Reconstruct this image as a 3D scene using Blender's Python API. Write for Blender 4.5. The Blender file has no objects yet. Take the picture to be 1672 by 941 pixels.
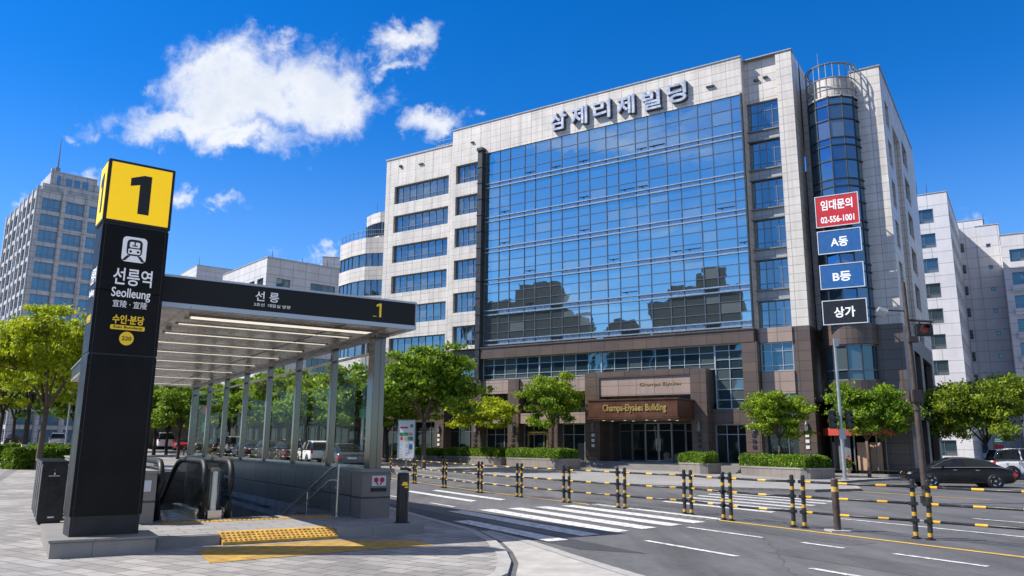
import bpy, bmesh, math, random
import numpy as np
from mathutils import Matrix, Vector
R = math.radians
SC = bpy.context.scene
COL = SC.collection
rng = random.Random(7)

# ------------------------------------------------------------------ camera
F, CX, CY, HC = 1280.0, 836.0, 470.5, 1.65
_P = math.atan((728 - 470.5) / 1280); _RO = math.atan(.008)
FW = np.array([0, math.cos(_P), math.sin(_P)])
_r0 = np.array([1., 0, 0]); _u0 = np.cross(_r0, FW)
RT = math.cos(_RO) * _r0 + math.sin(_RO) * _u0
UP = np.cross(RT, FW)
CAMP = np.array([0, 0, HC])
cd = bpy.data.cameras.new('camera'); cam = bpy.data.objects.new('camera', cd); COL.objects.link(cam)
cd.sensor_width = 36; cd.lens = 36 * F / 1672; cd.clip_start = .1; cd.clip_end = 4000
M3 = Matrix(((RT[0], UP[0], -FW[0]), (RT[1], UP[1], -FW[1]), (RT[2], UP[2], -FW[2])))
cam.matrix_world = Matrix.Translation(CAMP) @ M3.to_4x4()
SC.camera = cam

# ------------------------------------------------------------------ light
SUN_EL = R(47); SUN_DIR = Vector((-.998, -.06, 0)).normalized()      # horizontal direction towards the sun
SKY_STRENGTH = .125; SUN_STRENGTH = 5.0; EXPOSURE = .47
OVERHEAD = (3.1, 3.0, 2.95); CLOUD_LIT, CLOUD_SHADE = (5.9, 5.95, 6.05), (3.9, 4.4, 5.2)
w = bpy.data.worlds.new("World"); SC.world = w; w.use_nodes = True
sl = bpy.data.lights.new('sun', 'SUN'); sl.energy = SUN_STRENGTH; sl.angle = R(.5); sl.color = (1, .945, .86)
so = bpy.data.objects.new('sun', sl); COL.objects.link(so)
_sv = Vector((SUN_DIR.x * math.cos(SUN_EL), SUN_DIR.y * math.cos(SUN_EL), math.sin(SUN_EL)))
so.rotation_euler = _sv.to_track_quat('Z', 'Y').to_euler(); so.location = (0, 0, 60)
SC.view_settings.view_transform = 'Standard'; SC.view_settings.look = 'None'
SC.view_settings.exposure = EXPOSURE; SC.view_settings.gamma = 1
SC.render.engine = 'CYCLES'
SC.cycles.max_bounces = 7; SC.cycles.transparent_max_bounces = 16; SC.cycles.glossy_bounces = 4
SC.cycles.diffuse_bounces = 3; SC.cycles.caustics_reflective = False; SC.cycles.caustics_refractive = False
SC.cycles.use_denoising = True

class NT:
    """small helper to write node trees"""
    def __init__(s, tree):
        s.t = tree; s.t.nodes.clear()
    def n(s, typ, **kw):
        nd = s.t.nodes.new(typ)
        ins = kw.pop('ins', {})
        for k, v in kw.items(): setattr(nd, k, v)
        for k, v in ins.items():
            sock = nd.inputs[k]
            if hasattr(v, 'is_output') or isinstance(v, bpy.types.NodeSocket): s.t.links.new(v, sock)
            else:
                if sock.type == 'RGBA' and len(v) == 3: v = (*v, 1)
                sock.default_value = v
        return nd
    def m(s, op, a, b=None, c=None, clamp=False):
        ins = {0: a}
        if b is not None: ins[1] = b
        if c is not None: ins[2] = c
        nd = s.n('ShaderNodeMath', operation=op, ins=ins); nd.use_clamp = clamp
        return nd.outputs[0]
    def mix(s, fac, a, b, blend='MIX'):
        nd = s.n('ShaderNodeMix', data_type='RGBA', blend_type=blend)
        for k, v in ((0, fac), (6, a), (7, b)):
            if isinstance(v, bpy.types.NodeSocket): s.t.links.new(v, nd.inputs[k])
            else: nd.inputs[k].default_value = v if k == 0 else (*v, 1) if len(v) == 3 else v
        return nd.outputs[2]
    def sstep(s, x, lo, hi):
        nd = s.n('ShaderNodeMapRange', interpolation_type='SMOOTHSTEP', ins={0: x, 1: lo, 2: hi, 3: 0., 4: 1.})
        return nd.outputs[0]
    def link(s, a, b): s.t.links.new(a, b)

def build_world():
    k = NT(w.node_tree)
    sky = k.n('ShaderNodeTexSky'); sky.sky_type = 'NISHITA'; sky.sun_disc = False
    sky.sun_elevation = SUN_EL; sky.sun_rotation = math.atan2(SUN_DIR.x, SUN_DIR.y)
    sky.air_density = 1.0; sky.dust_density = 0.; sky.ozone_density = 6.; sky.altitude = 1500
    hs = k.n('ShaderNodeHueSaturation', ins={'Hue': .507, 'Saturation': 1.3, 'Value': 1.18, 'Color': sky.outputs[0]})
    d = k.n('ShaderNodeTexCoord').outputs['Generated']
    def dot(v):
        return k.n('ShaderNodeVectorMath', operation='DOT_PRODUCT', ins={0: d, 1: tuple(v)}).outputs['Value']
    # clouds live in a patch of the sky dome around the direction north and a little up
    f_ = k.m('MAXIMUM', dot(FW), .05)
    gx = k.m('DIVIDE', dot(RT), f_); gy = k.m('DIVIDE', dot(UP), f_)
    front = k.m('GREATER_THAN', dot(FW), .12)
    q = k.n('ShaderNodeCombineXYZ', ins={0: gx, 1: gy, 2: 0.}).outputs[0]
    def noise(sc, det, ro, dist=0., off=0.):
        v = k.n('ShaderNodeVectorMath', operation='ADD', ins={0: q, 1: (off, off * .7, off * .3)}).outputs[0]
        return k.n('ShaderNodeTexNoise', noise_dimensions='3D', ins={'Vector': v, 'Scale': sc, 'Detail': det, 'Roughness': ro, 'Distortion': dist})
    n1 = noise(11., 9., .6, .2); n2 = noise(4.5, 5., .55, 0, 3.); n3 = noise(42., 7., .65, .8, 5.)
    wa, wb, wc = noise(7., 6., .62, 0, 1.3), noise(7., 6., .62, 0, 7.1), noise(24., 6., .6, .4, 2.2)
    gx0, gy0 = gx, gy
    wsep = k.n('ShaderNodeSeparateColor', ins={0: wc.outputs['Color']})
    gx = k.m('ADD', k.m('ADD', gx, k.m('MULTIPLY', k.m('SUBTRACT', wa.outputs[0], .5), .17)), k.m('MULTIPLY', k.m('SUBTRACT', wsep.outputs[0], .5), .075))
    gy = k.m('ADD', k.m('ADD', gy, k.m('MULTIPLY', k.m('SUBTRACT', wb.outputs[0], .5), .12)), k.m('MULTIPLY', k.m('SUBTRACT', wsep.outputs[1], .5), .07))
    blobs = [(430, 135, 200, 92, 1.), (545, 138, 110, 78, .95), (315, 180, 150, 48, .95), (430, 215, 120, 40, .85), (310, 110, 70, 48, .55),
             (450, 60, 50, 22, .6), (235, 190, 70, 24, .62), (625, 130, 36, 34, .45),
             (672, 52, 58, 30, .56), (655, 88, 34, 16, .48), (712, 182, 66, 34, .68), (795, 172, 20, 14, .42), (145, 206, 24, 16, .46),
             (305, 318, 46, 28, .66), (398, 342, 48, 16, .56), (160, 300, 26, 26, .6), (512, 415, 62, 22, .72), (242, 118, 20, 26, .46),
             (1600, 345, 60, 18, .34), (60, 330, 40, 14, .36)]
    acc = None
    for (x, y, rx, ry, a) in blobs:
        x -= 16; y += 12
        cx, cy = (x - CX) / F, (CY - y) / F
        ex = k.m('DIVIDE', k.m('SUBTRACT', gx, cx), rx / F); ey = k.m('DIVIDE', k.m('SUBTRACT', gy, cy), ry / F)
        r2 = k.m('ADD', k.m('MULTIPLY', ex, ex), k.m('MULTIPLY', ey, ey))
        v = k.m('MULTIPLY', k.m('SUBTRACT', 1.15, k.m('POWER', r2, .6)), a)
        acc = v if acc is None else k.m('SMOOTH_MAX', acc, v, .1)
    acc = k.m('MAXIMUM', acc, -1.)
    nz = k.m('ADD', k.m('MULTIPLY', k.m('SUBTRACT', n1.outputs[0], .5), 1.5), k.m('MULTIPLY', k.m('SUBTRACT', n3.outputs[0], .5), .5))
    dens = k.m('ADD', acc, nz)
    alpha = k.m('MULTIPLY', k.m('POWER', k.sstep(dens, .08, .95), 1.1), front)
    shade = k.m('MULTIPLY', k.sstep(k.m('ADD', dens, k.m('MULTIPLY', k.m('SUBTRACT', n2.outputs[0], .5), 2.6)), .5, 1.35), .8)
    ccol = k.mix(shade, CLOUD_LIT, CLOUD_SHADE)
    sd = k.n('ShaderNodeSeparateXYZ', ins={0: d})
    n5 = k.n('ShaderNodeTexNoise', ins={'Vector': d, 'Scale': 2.6, 'Detail': 8., 'Roughness': .6, 'Distortion': .4})
    over = k.m('MAXIMUM', k.sstep(sd.outputs[2], .6, .8), k.m('MULTIPLY', k.m('MULTIPLY', k.sstep(k.m('SUBTRACT', k.m('MULTIPLY', sd.outputs[0], .75), sd.outputs[1]), .25, .75), .6), k.sstep(sd.outputs[2], .0, .12)))
    over = k.m('MULTIPLY', over, k.sstep(n5.outputs[0], .34, .56))  # white cloud overhead and to the south-east, added out of view for neutral fill light
    hz = k.m('MULTIPLY', k.sstep(sd.outputs[2], .42, .02), .42)
    base = k.mix(over, k.mix(hz, hs.outputs[0], (2.2, 3.5, 5.3)), OVERHEAD)
    n7 = k.n('ShaderNodeTexNoise', ins={'Vector': k.n('ShaderNodeMapping', ins={'Vector': d, 'Scale': (1., 1., 3.2), 'Rotation': (.12, .05, 0)}).outputs[0], 'Scale': 4.2, 'Detail': 7., 'Roughness': .58, 'Distortion': .5})
    veil = k.m('MULTIPLY', k.m('MULTIPLY', k.sstep(n7.outputs[0], .44, .74), .5), k.sstep(sd.outputs[0], -.64, -.8))   # thin streaks in the west
    base = k.mix(veil, base, CLOUD_LIT)
    c = k.mix(alpha, base, ccol)
    bg = k.n('ShaderNodeBackground', ins={'Color': c, 'Strength': SKY_STRENGTH})
    o = k.n('ShaderNodeOutputWorld'); k.link(bg.outputs[0], o.inputs[0])
build_world()

# ------------------------------------------------------------------ survey helpers
def ray(x, y): return FW + RT * ((x - CX) / F) + UP * ((CY - y) / F)
_a = R(-28.5); DS = np.array([math.sin(_a), math.cos(_a)]); ET = np.array([DS[1], -DS[0]])   # along / across the street
def T(x, y):                                                       # the street climbs gently away from the crossing
    s = -.5 * x + .866 * y
    a = min(s, 140) - 28
    return .012 * (a if a > 6 else (0 if a < -6 else (a + 6) ** 2 / 24))
def ground_at(x, y):
    d = ray(x, y); z = 0
    for i in range(60):
        p = CAMP + d * ((z - HC) / d[2]); z = .5 * z + .5 * T(p[0], p[1])
    return p
def at(x, y, dist):                                                # a survey sight: point at that distance north
    d = ray(x, y); return CAMP + d * (dist / d[1])
def W(s, t): p = DS * s + ET * t; return (float(p[0]), float(p[1]))

# ------------------------------------------------------------------ materials
MATS = {}
def principled(name):
    m = bpy.data.materials.new(name); m.use_nodes = True
    k = NT(m.node_tree)
    b = k.n('ShaderNodeBsdfPrincipled'); o = k.n('ShaderNodeOutputMaterial'); k.link(b.outputs[0], o.inputs[0])
    MATS[name] = m
    return m, k, b
def pm(name, col, rough=.6, metal=0., var=.12, scale=4., bump=0., bscale=30., rvar=.1, spec=.5, emit=None, es=0., streak=0.):
    m, k, b = principled(name)
    oc = k.n('ShaderNodeTexCoord').outputs['Object']
    n = k.n('ShaderNodeTexNoise', ins={'Vector': oc, 'Scale': scale, 'Detail': 7., 'Roughness': .62})
    f = k.n('ShaderNodeMapRange', ins={0: n.outputs[0], 1: .3, 2: .7, 3: 1 - var, 4: 1 + var}).outputs[0]
    if streak:
        mp = k.n('ShaderNodeMapping', ins={'Vector': oc, 'Scale': (3.5, 3.5, .16)})
        n2 = k.n('ShaderNodeTexNoise', ins={'Vector': mp.outputs[0], 'Scale': 1., 'Detail': 6., 'Roughness': .6})
        f = k.m('MULTIPLY', f, k.n('ShaderNodeMapRange', ins={0: n2.outputs[0], 1: .35, 2: .7, 3: 1., 4: 1 - streak}).outputs[0])
    c = k.n('ShaderNodeVectorMath', operation='SCALE', ins={0: col, 'Scale': f}).outputs[0]
    k.link(c, b.inputs['Base Color'])
    k.link(k.n('ShaderNodeMapRange', ins={0: n.outputs[0], 1: .3, 2: .7, 3: max(.02, rough - rvar), 4: min(1, rough + rvar)}).outputs[0], b.inputs['Roughness'])
    b.inputs['Metallic'].default_value = metal; b.inputs['Specular IOR Level'].default_value = spec
    if bump:
        nb = k.n('ShaderNodeTexNoise', ins={'Vector': oc, 'Scale': bscale, 'Detail': 5.})
        bp = k.n('ShaderNodeBump', ins={'Strength': bump, 'Distance': .02, 'Height': nb.outputs[0]}); k.link(bp.outputs[0], b.inputs['Normal'])
    if emit:
        b.inputs['Emission Color'].default_value = (*emit, 1); b.inputs['Emission Strength'].default_value = es
    return m
def cladding(name, c1, c2, mort, bw, bh, msize, rough=.5, var=.1, streak=.12, off=0., bump=.3, spec=.5):
    """stone or tile panels on upright faces: joints every bw x bh metres"""
    m, k, b = principled(name)
    oc = k.n('ShaderNodeTexCoord').outputs['Object']
    sx = k.n('ShaderNodeSeparateXYZ', ins={0: oc})
    v = k.n('ShaderNodeCombineXYZ', ins={0: k.m('ADD', sx.outputs[0], sx.outputs[1]), 1: sx.outputs[2], 2: 0.}).outputs[0]
    br = k.n('ShaderNodeTexBrick', offset=off, ins={'Vector': v, 'Color1': c1, 'Color2': c2, 'Mortar': mort, 'Scale': 1., 'Mortar Size': msize, 'Mortar Smooth': .1, 'Bias': -.2, 'Brick Width': bw, 'Row Height': bh})
    n = k.n('ShaderNodeTexNoise', ins={'Vector': oc, 'Scale': .5, 'Detail': 9., 'Roughness': .65})
    f = k.n('ShaderNodeMapRange', ins={0: n.outputs[0], 1: .3, 2: .7, 3: 1 - var, 4: 1 + var}).outputs[0]
    mp = k.n('ShaderNodeMapping', ins={'Vector': oc, 'Scale': (2.2, 2.2, .12)})
    n2 = k.n('ShaderNodeTexNoise', ins={'Vector': mp.outputs[0], 'Scale': 1., 'Detail': 7., 'Roughness': .65})
    f = k.m('MULTIPLY', f, k.n('ShaderNodeMapRange', ins={0: n2.outputs[0], 1: .45, 2: .75, 3: 1., 4: 1 - streak}).outputs[0])
    n3 = k.n('ShaderNodeTexNoise', ins={'Vector': oc, 'Scale': 60., 'Detail': 3.})
    f = k.m('MULTIPLY', f, k.n('ShaderNodeMapRange', ins={0: n3.outputs[0], 1: .3, 2: .7, 3: .93, 4: 1.07}).outputs[0])
    k.link(k.n('ShaderNodeVectorMath', operation='SCALE', ins={0: br.outputs[0], 'Scale': f}).outputs[0], b.inputs['Base Color'])
    b.inputs['Roughness'].default_value = rough; b.inputs['Specular IOR Level'].default_value = spec
    if bump:
        bp = k.n('ShaderNodeBump', invert=True, ins={'Strength': bump, 'Distance': .02, 'Height': br.outputs['Fac']}); k.link(bp.outputs[0], b.inputs['Normal'])
    return m
def glazing(name, tint, dark, metal=.9, rough=.02, warp=.02, curtain=.0, ccol=(.35, .42, .45)):
    """reflective solar glass; each pane its own slight tint, some with blinds drawn"""
    m, k, b = principled(name)
    g = k.n('ShaderNodeNewGeometry'); ri = g.outputs['Random Per Island']
    oc = k.n('ShaderNodeTexCoord').outputs['Object']
    c = k.mix(k.m('MULTIPLY', ri, .45), tint, dark)
    k.link(c, b.inputs['Base Color'])
    b.inputs['Metallic'].default_value = metal; b.inputs['Roughness'].default_value = rough
    n = k.n('ShaderNodeTexNoise', ins={'Vector': oc, 'Scale': .9, 'Detail': 1.5})
    bp = k.n('ShaderNodeBump', ins={'Strength': warp, 'Distance': .35, 'Height': n.outputs[0]}); k.link(bp.outputs[0], b.inputs['Normal'])
    if curtain:
        wv = k.n('ShaderNodeTexWave', wave_type='BANDS', bands_direction='X', ins={'Vector': oc, 'Scale': 5., 'Distortion': 1.})
        d = k.n('ShaderNodeBsdfDiffuse', ins={'Color': k.mix(wv.outputs[0], ccol, tuple(x * .7 for x in ccol))})
        r2 = k.m('FRACT', k.m('MULTIPLY', ri, 37.31))
        fac = k.m('MULTIPLY', k.m('LESS_THAN', r2, curtain), .2)
        mx = k.n('ShaderNodeMixShader', ins={0: fac, 1: b.outputs[0], 2: d.outputs[0]})
        k.link(mx.outputs[0], k.t.nodes['Material Output'].inputs[0])
    return m
def clear_glass(name, tint=(.93, .97, .96), refl=1.0):
    m, k, b = principled(name)
    k.t.nodes.remove(b)
    tr = k.n('ShaderNodeBsdfTransparent', ins={'Color': tint}); gl = k.n('ShaderNodeBsdfGlossy', ins={'Roughness': .02, 'Color': (.95, .97, 1)})
    fc = k.n('ShaderNodeLayerWeight', ins={'Blend': .5}).outputs['Facing']
    fr = k.m('ADD', .03, k.m('MULTIPLY', k.m('POWER', fc, 5.), .75))
    mx = k.n('ShaderNodeMixShader', ins={0: k.m('MULTIPLY', fr, refl, clamp=True), 1: tr.outputs[0], 2: gl.outputs[0]})
    k.link(mx.outputs[0], k.t.nodes['Material Output'].inputs[0])
    return m
def leafmat(name, c_dark, c_mid, c_light, trans=.38):
    m, k, b = principled(name); k.t.nodes.remove(b)
    oc = k.n('ShaderNodeTexCoord').outputs['Object']; ri = k.n('ShaderNodeNewGeometry').outputs['Random Per Island']
    n = k.n('ShaderNodeTexNoise', ins={'Vector': oc, 'Scale': 1.5, 'Detail': 4.})
    f = k.sstep(k.m('ADD', k.m('MULTIPLY', n.outputs[0], .8), k.m('MULTIPLY', ri, .3)), .3, .78)
    c = k.mix(k.sstep(f, .45, 1.), k.mix(k.sstep(f, 0., .5), c_dark, c_mid), c_light)
    d = k.n('ShaderNodeBsdfPrincipled', ins={'Base Color': c, 'Roughness': .5, 'Specular IOR Level': .35})
    t = k.n('ShaderNodeBsdfTranslucent', ins={'Color': k.mix(.5, c, c_light)})
    mx = k.n('ShaderNodeMixShader', ins={0: trans, 1: d.outputs[0], 2: t.outputs[0]}); k.link(mx.outputs[0], k.t.nodes['Material Output'].inputs[0])
    return m
def banded(name, c1, c2, period, width, axis, rough=.4, phase=0.):
    """paint bands along one axis of the part"""
    m, k, b = principled(name)
    oc = k.n('ShaderNodeTexCoord').outputs['Object']; sx = k.n('ShaderNodeSeparateXYZ', ins={0: oc})
    fr = k.m('FRACT', k.m('ADD', k.m('DIVIDE', sx.outputs[axis], period), phase))
    n = k.n('ShaderNodeTexNoise', ins={'Vector': oc, 'Scale': 14., 'Detail': 6.})
    c = k.mix(k.m('LESS_THAN', fr, width), c1, c2)
    c = k.mix(k.m('MULTIPLY', k.sstep(n.outputs[0], .52, .8), .5), c, (.16, .15, .14))
    k.link(c, b.inputs['Base Color']); b.inputs['Roughness'].default_value = rough
    return m
def paving(name, c1, c2, mort, bw, bh, rot, msize=.006, patch=(.8, 1.15), scale_p=.35, rough=.8, bump=.35):
    m, k, b = principled(name)
    oc = k.n('ShaderNodeTexCoord').outputs['Object']
    mp = k.n('ShaderNodeMapping', ins={'Vector': oc, 'Rotation': (0, 0, rot)})
    br = k.n('ShaderNodeTexBrick', offset=.5, ins={'Vector': mp.outputs[0], 'Color1': c1, 'Color2': c2, 'Mortar': mort, 'Scale': 1., 'Mortar Size': msize, 'Mortar Smooth': .2, 'Bias': 0., 'Brick Width': bw, 'Row Height': bh})
    n = k.n('ShaderNodeTexNoise', ins={'Vector': oc, 'Scale': scale_p, 'Detail': 8., 'Roughness': .7})
    f = k.n('ShaderNodeMapRange', ins={0: n.outputs[0], 1: .35, 2: .65, 3: patch[0], 4: patch[1]}).outputs[0]
    n3 = k.n('ShaderNodeTexNoise', ins={'Vector': oc, 'Scale': 70., 'Detail': 4.})
    f = k.m('MULTIPLY', f, k.n('ShaderNodeMapRange', ins={0: n3.outputs[0], 1: .3, 2: .7, 3: .88, 4: 1.1}).outputs[0])
    n4 = k.n('ShaderNodeTexNoise', ins={'Vector': oc, 'Scale': 2.2, 'Detail': 8., 'Roughness': .75})
    f = k.m('MULTIPLY', f, k.n('ShaderNodeMapRange', ins={0: n4.outputs[0], 1: .55, 2: .75, 3: 1., 4: .8}).outputs[0])
    k.link(k.n('ShaderNodeVectorMath', operation='SCALE', ins={0: br.outputs[0], 'Scale': f}).outputs[0], b.inputs['Base Color'])
    b.inputs['Roughness'].default_value = rough
    h = k.m('ADD', k.m('MULTIPLY', br.outputs['Fac'], -1.), k.m('MULTIPLY', n3.outputs[0], .3))
    bp = k.n('ShaderNodeBump', ins={'Strength': bump, 'Distance': .012, 'Height': h}); k.link(bp.outputs[0], b.inputs['Normal'])
    return m
def asphalt(name, base):
    m, k, b = principled(name)
    oc = k.n('ShaderNodeTexCoord').outputs['Object']
    n = k.n('ShaderNodeTexNoise', ins={'Vector': oc, 'Scale': .28, 'Detail': 7., 'Roughness': .6})
    n2 = k.n('ShaderNodeTexNoise', ins={'Vector': oc, 'Scale': 45., 'Detail': 6., 'Roughness': .8})
    mp = k.n('ShaderNodeMapping', ins={'Vector': oc, 'Rotation': (0, 0, R(-28.5)), 'Scale': (1.1, .09, 1)})
    n3 = k.n('ShaderNodeTexNoise', ins={'Vector': mp.outputs[0], 'Scale': 1., 'Detail': 6., 'Roughness': .7})
    f = k.m('MULTIPLY', k.n('ShaderNodeMapRange', ins={0: n.outputs[0], 1: .35, 2: .65, 3: .8, 4: 1.2}).outputs[0],
            k.n('ShaderNodeMapRange', ins={0: n2.outputs[0], 1: .3, 2: .7, 3: .62, 4: 1.38}).outputs[0])
    f = k.m('MULTIPLY', f, k.n('ShaderNodeMapRange', ins={0: n3.outputs[0], 1: .4, 2: .7, 3: 1.1, 4: .64}).outputs[0])
    n6 = k.n('ShaderNodeTexNoise', ins={'Vector': oc, 'Scale': 5.5, 'Detail': 8., 'Roughness': .8})
    f = k.m('MULTIPLY', f, k.n('ShaderNodeMapRange', ins={0: n6.outputs[0], 1: .35, 2: .68, 3: 1.16, 4: .8}).outputs[0])
    vo = k.n('ShaderNodeTexVoronoi', feature='DISTANCE_TO_EDGE', ins={'Vector': k.n('ShaderNodeVectorMath', operation='ADD', ins={0: oc, 1: k.n('ShaderNodeVectorMath', operation='SCALE', ins={0: n.outputs['Color'], 'Scale': 1.6}).outputs[0]}).outputs[0], 'Scale': .16})
    crack = k.m('MULTIPLY', k.m('SUBTRACT', 1., k.sstep(vo.outputs[0], .0, .0035)), .45)
    f = k.m('MULTIPLY', f, k.m('SUBTRACT', 1., crack))
    c = k.n('ShaderNodeVectorMath', operation='SCALE', ins={0: base, 'Scale': f}).outputs[0]
    c = k.mix(k.m('MULTIPLY', k.sstep(n.outputs[0], .55, .75), .25), c, (.15, .125, .1))
    k.link(c, b.inputs['Base Color']); b.inputs['Roughness'].default_value = .78
    bp = k.n('ShaderNodeBump', ins={'Strength': .5, 'Distance': .01, 'Height': n2.outputs[0]}); k.link(bp.outputs[0], b.inputs['Normal'])
    return m
def roadpaint(name, col, worn=.35):
    m, k, b = principled(name)
    oc = k.n('ShaderNodeTexCoord').outputs['Object']
    n = k.n('ShaderNodeTexNoise', ins={'Vector': oc, 'Scale': 7., 'Detail': 9., 'Roughness': .75})
    k.link(k.mix(k.m('MULTIPLY', k.sstep(n.outputs[0], .42, .66), worn * 1.1), col, (.13, .13, .13)), b.inputs['Base Color']); b.inputs['Roughness'].default_value = .7
    return m

asphalt('asphalt', (.112, .112, .118)); asphalt('asphalt_patch', (.088, .088, .094)); asphalt('asphalt_dark', (.05, .052, .06))
paving('sidewalk_blocks', (.39, .37, .35), (.255, .245, .24), (.11, .1, .095), .46, .3, R(33), msize=.011, patch=(.66, 1.14), scale_p=.3)
paving('entrance_tiles', (.34, .33, .325), (.27, .265, .26), (.1, .1, .1), .6, .3, R(0), msize=.009, patch=(.85, 1.1))
paving('plaza_blocks', (.33, .32, .315), (.28, .275, .275), (.17, .165, .165), .6, .6, R(-33), msize=.02, patch=(.82, 1.1), scale_p=.12)
paving('granite_strip', (.2, .2, .21), (.17, .17, .18), (.09, .09, .09), .5, .3, R(28.5), patch=(.85, 1.1))
paving('ground_paving', (.24, .235, .23), (.2, .2, .2), (.13, .13, .13), 2., 2., 0, msize=.02, scale_p=.05)
pm('kerb_stone', (.36, .35, .34), .75, var=.2, scale=6, bump=.3, bscale=90)
pm('concrete', (.4, .38, .36), .85, var=.22, scale=2.2, bump=.3, bscale=60, streak=0)
roadpaint('paint_white', (.72, .72, .71), .75); roadpaint('paint_worn', (.6, .6, .6), .75); roadpaint('paint_yellow', (.66, .42, .08), .4); roadpaint('paint_faint', (.34, .34, .34), .8)
cladding('white_tile', (.68, .63, .57), (.6, .56, .51), (.31, .29, .27), .98, .56, .018, .42, var=.12, streak=.3)
cladding('white_panel', (.6, .59, .6), (.55, .545, .555), (.3, .3, .31), 1.7, .95, .03, .6, var=.09, streak=.14)
cladding('apartment_wall', (.62, .61, .63), (.57, .565, .59), (.33, .33, .34), 2.4, 1.35, .035, .6, var=.08, streak=.12)
cladding('tower_wall', (.5, .505, .525), (.44, .45, .475), (.22, .22, .23), 1.6, .9, .04, .7, var=.15, streak=.2)
cladding('planter_granite', (.22, .195, .175), (.19, .17, .155), (.1, .09, .08), .9, .6, .012, .6, var=.2, streak=.15)
cladding('shop_wall', (.075, .065, .055), (.055, .05, .045), (.03, .03, .03), 1.2, .6, .02, .6, var=.3)
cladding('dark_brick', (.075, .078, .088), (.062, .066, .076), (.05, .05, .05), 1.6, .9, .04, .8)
cladding('brown_granite', (.128, .092, .073), (.095, .071, .06), (.05, .045, .042), 1.05, .62, .02, .32, var=.14, streak=.1, spec=.5)
cladding('tan_granite', (.36, .27, .225), (.31, .24, .205), (.17, .13, .11), 1.3, .62, .02, .38, var=.1, streak=.12)
cladding('grey_granite', (.23, .205, .18), (.16, .145, .13), (.05, .045, .04), 1.25, .6, .02, .3, var=.16, streak=.1, bump=.25)
cladding('plinth_granite', (.27, .255, .235), (.23, .22, .205), (.15, .15, .15), 1.2, .6, .008, .55, var=.2, streak=.12, bump=.2)
cladding('spandrel', (.4, .42, .42), (.36, .38, .38), (.2, .2, .2), .73, .55, .018, .3, var=.05, streak=.08)
glazing('curtain_glass', (.5, .59, .56), (.43, .52, .5), .93, .015, .012, .08)
glazing('window_glass', (.27, .34, .35), (.13, .18, .2), .9, .02, .03, .2)
glazing('podium_glass', (.1, .2, .24), (.035, .07, .085), .8, .03, .03, .4, (.3, .36, .36))
glazing('cylinder_glass', (.13, .27, .4), (.05, .11, .17), .88, .03, .02, .15)
glazing('shop_glass', (.045, .06, .06), (.02, .025, .03), .55, .03, .02, .0)
glazing('tower_glass', (.13, .31, .47), (.07, .18, .29), .45, .04, .05, .15, (.4, .45, .45))
glazing('apartment_glass', (.13, .2, .22), (.05, .09, .1), .75, .04, .05, .35, (.5, .5, .48))
glazing('car_glass', (.03, .035, .04), (.02, .025, .03), .6, .02, .0)
clear_glass('clear_glass', (.95, .97, .96), refl=.12); clear_glass('escalator_glass', (.62, .66, .66), 1.3)
pm('mullion_grey', (.21, .22, .24), .4, .4, .1); pm('mullion_light', (.5, .53, .56), .35, .5, .06)
pm('mullion_curtain', (.13, .145, .17), .4, .4, .1); pm('mullion_dark', (.05, .055, .06), .4, .5, .1); pm('dark_duct', (.035, .037, .042), .45, .4, .2)
pm('band_light', (.42, .5, .56), .25, .6, .05)
pm('steel', (.55, .54, .52), .24, .95, .08, 2, rvar=.08); pm('steel_dark', (.22, .22, .22), .3, .9, .12)
pm('brushed_bronze_steel', (.17, .155, .135), .16, .9, .05, .6, rvar=.05)
pm('ceiling_panel', (.66, .58, .49), .24, .5, .07, 1.5)
pm('black_panel', (.0125, .012, .012), .46, 0, .4, 1.6, spec=.13, rvar=.12); pm('seam_grey', (.05, .05, .052), .4, .4); pm('black_trim', (.012, .012, .013), .5)
pm('fascia_dark', (.017, .016, .016), .4, 0., .2, .8, spec=.25)
pm('rubber', (.014, .014, .015), .55, 0, .2); pm('black_paint', (.02, .02, .022), .38, .1, .3, 8, spec=.5)
pm('sign_yellow', (.85, .58, .01), .5, emit=(1, .6, .002), es=.42, var=.05)
pm('print_white', (.85, .85, .86), .5, var=.03, emit=(1, 1, 1), es=.12); pm('print_yellow', (.85, .58, .02), .5, var=.05, emit=(1, .62, .01), es=.1); pm('print_black', (.012, .012, .014), .5)
paving('tactile_tiles', (.55, .33, .06), (.44, .27, .055), (.2, .14, .05), .3, .3, R(35), msize=.012, patch=(.7, 1.12), scale_p=.9, bump=.5); pm('tactile', (.52, .31, .06), .75, 0, .3, 5, .3, 60)
pm('lamp', (.8, .78, .72), .4, emit=(1, .9, .74), es=.6); pm('lamp_off', (.75, .74, .7), .35, .2)
pm('sign_letter', (.5, .51, .53), .3, .6, .08); pm('letter_side', (.08, .09, .11), .4, .5)
pm('gold', (.85, .6, .18), .3, .8, .1); pm('copper', (.13, .058, .033), .35, .4, .2, 1.2)
pm('sign_red', (.55, .022, .03), .5, var=.06, scale=1); pm('sign_blue', (.018, .115, .33), .45, var=.06); pm('sign_dark', (.012, .013, .016), .4)
pm('bark', (.11, .08, .06), .9, 0, .35, 7, .6, 25); pm('bark_dark', (.05, .038, .03), .9, 0, .35, 7, .6, 25); pm('limewash', (.6, .58, .57), .85, 0, .2, 6, .3)
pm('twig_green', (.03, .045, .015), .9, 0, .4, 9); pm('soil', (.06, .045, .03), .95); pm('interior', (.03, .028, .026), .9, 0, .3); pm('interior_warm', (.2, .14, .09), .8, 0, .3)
pm('roof_grey', (.3, .3, .3), .85); pm('white_metal', (.7, .71, .73), .4, .2, .08)
pm('car_black', (.005, .005, .006), .2, 0., .05, spec=.45); pm('car_white', (.76, .77, .78), .25, 0, .03); pm('car_silver', (.5, .52, .54), .28, .7, .05)
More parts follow.
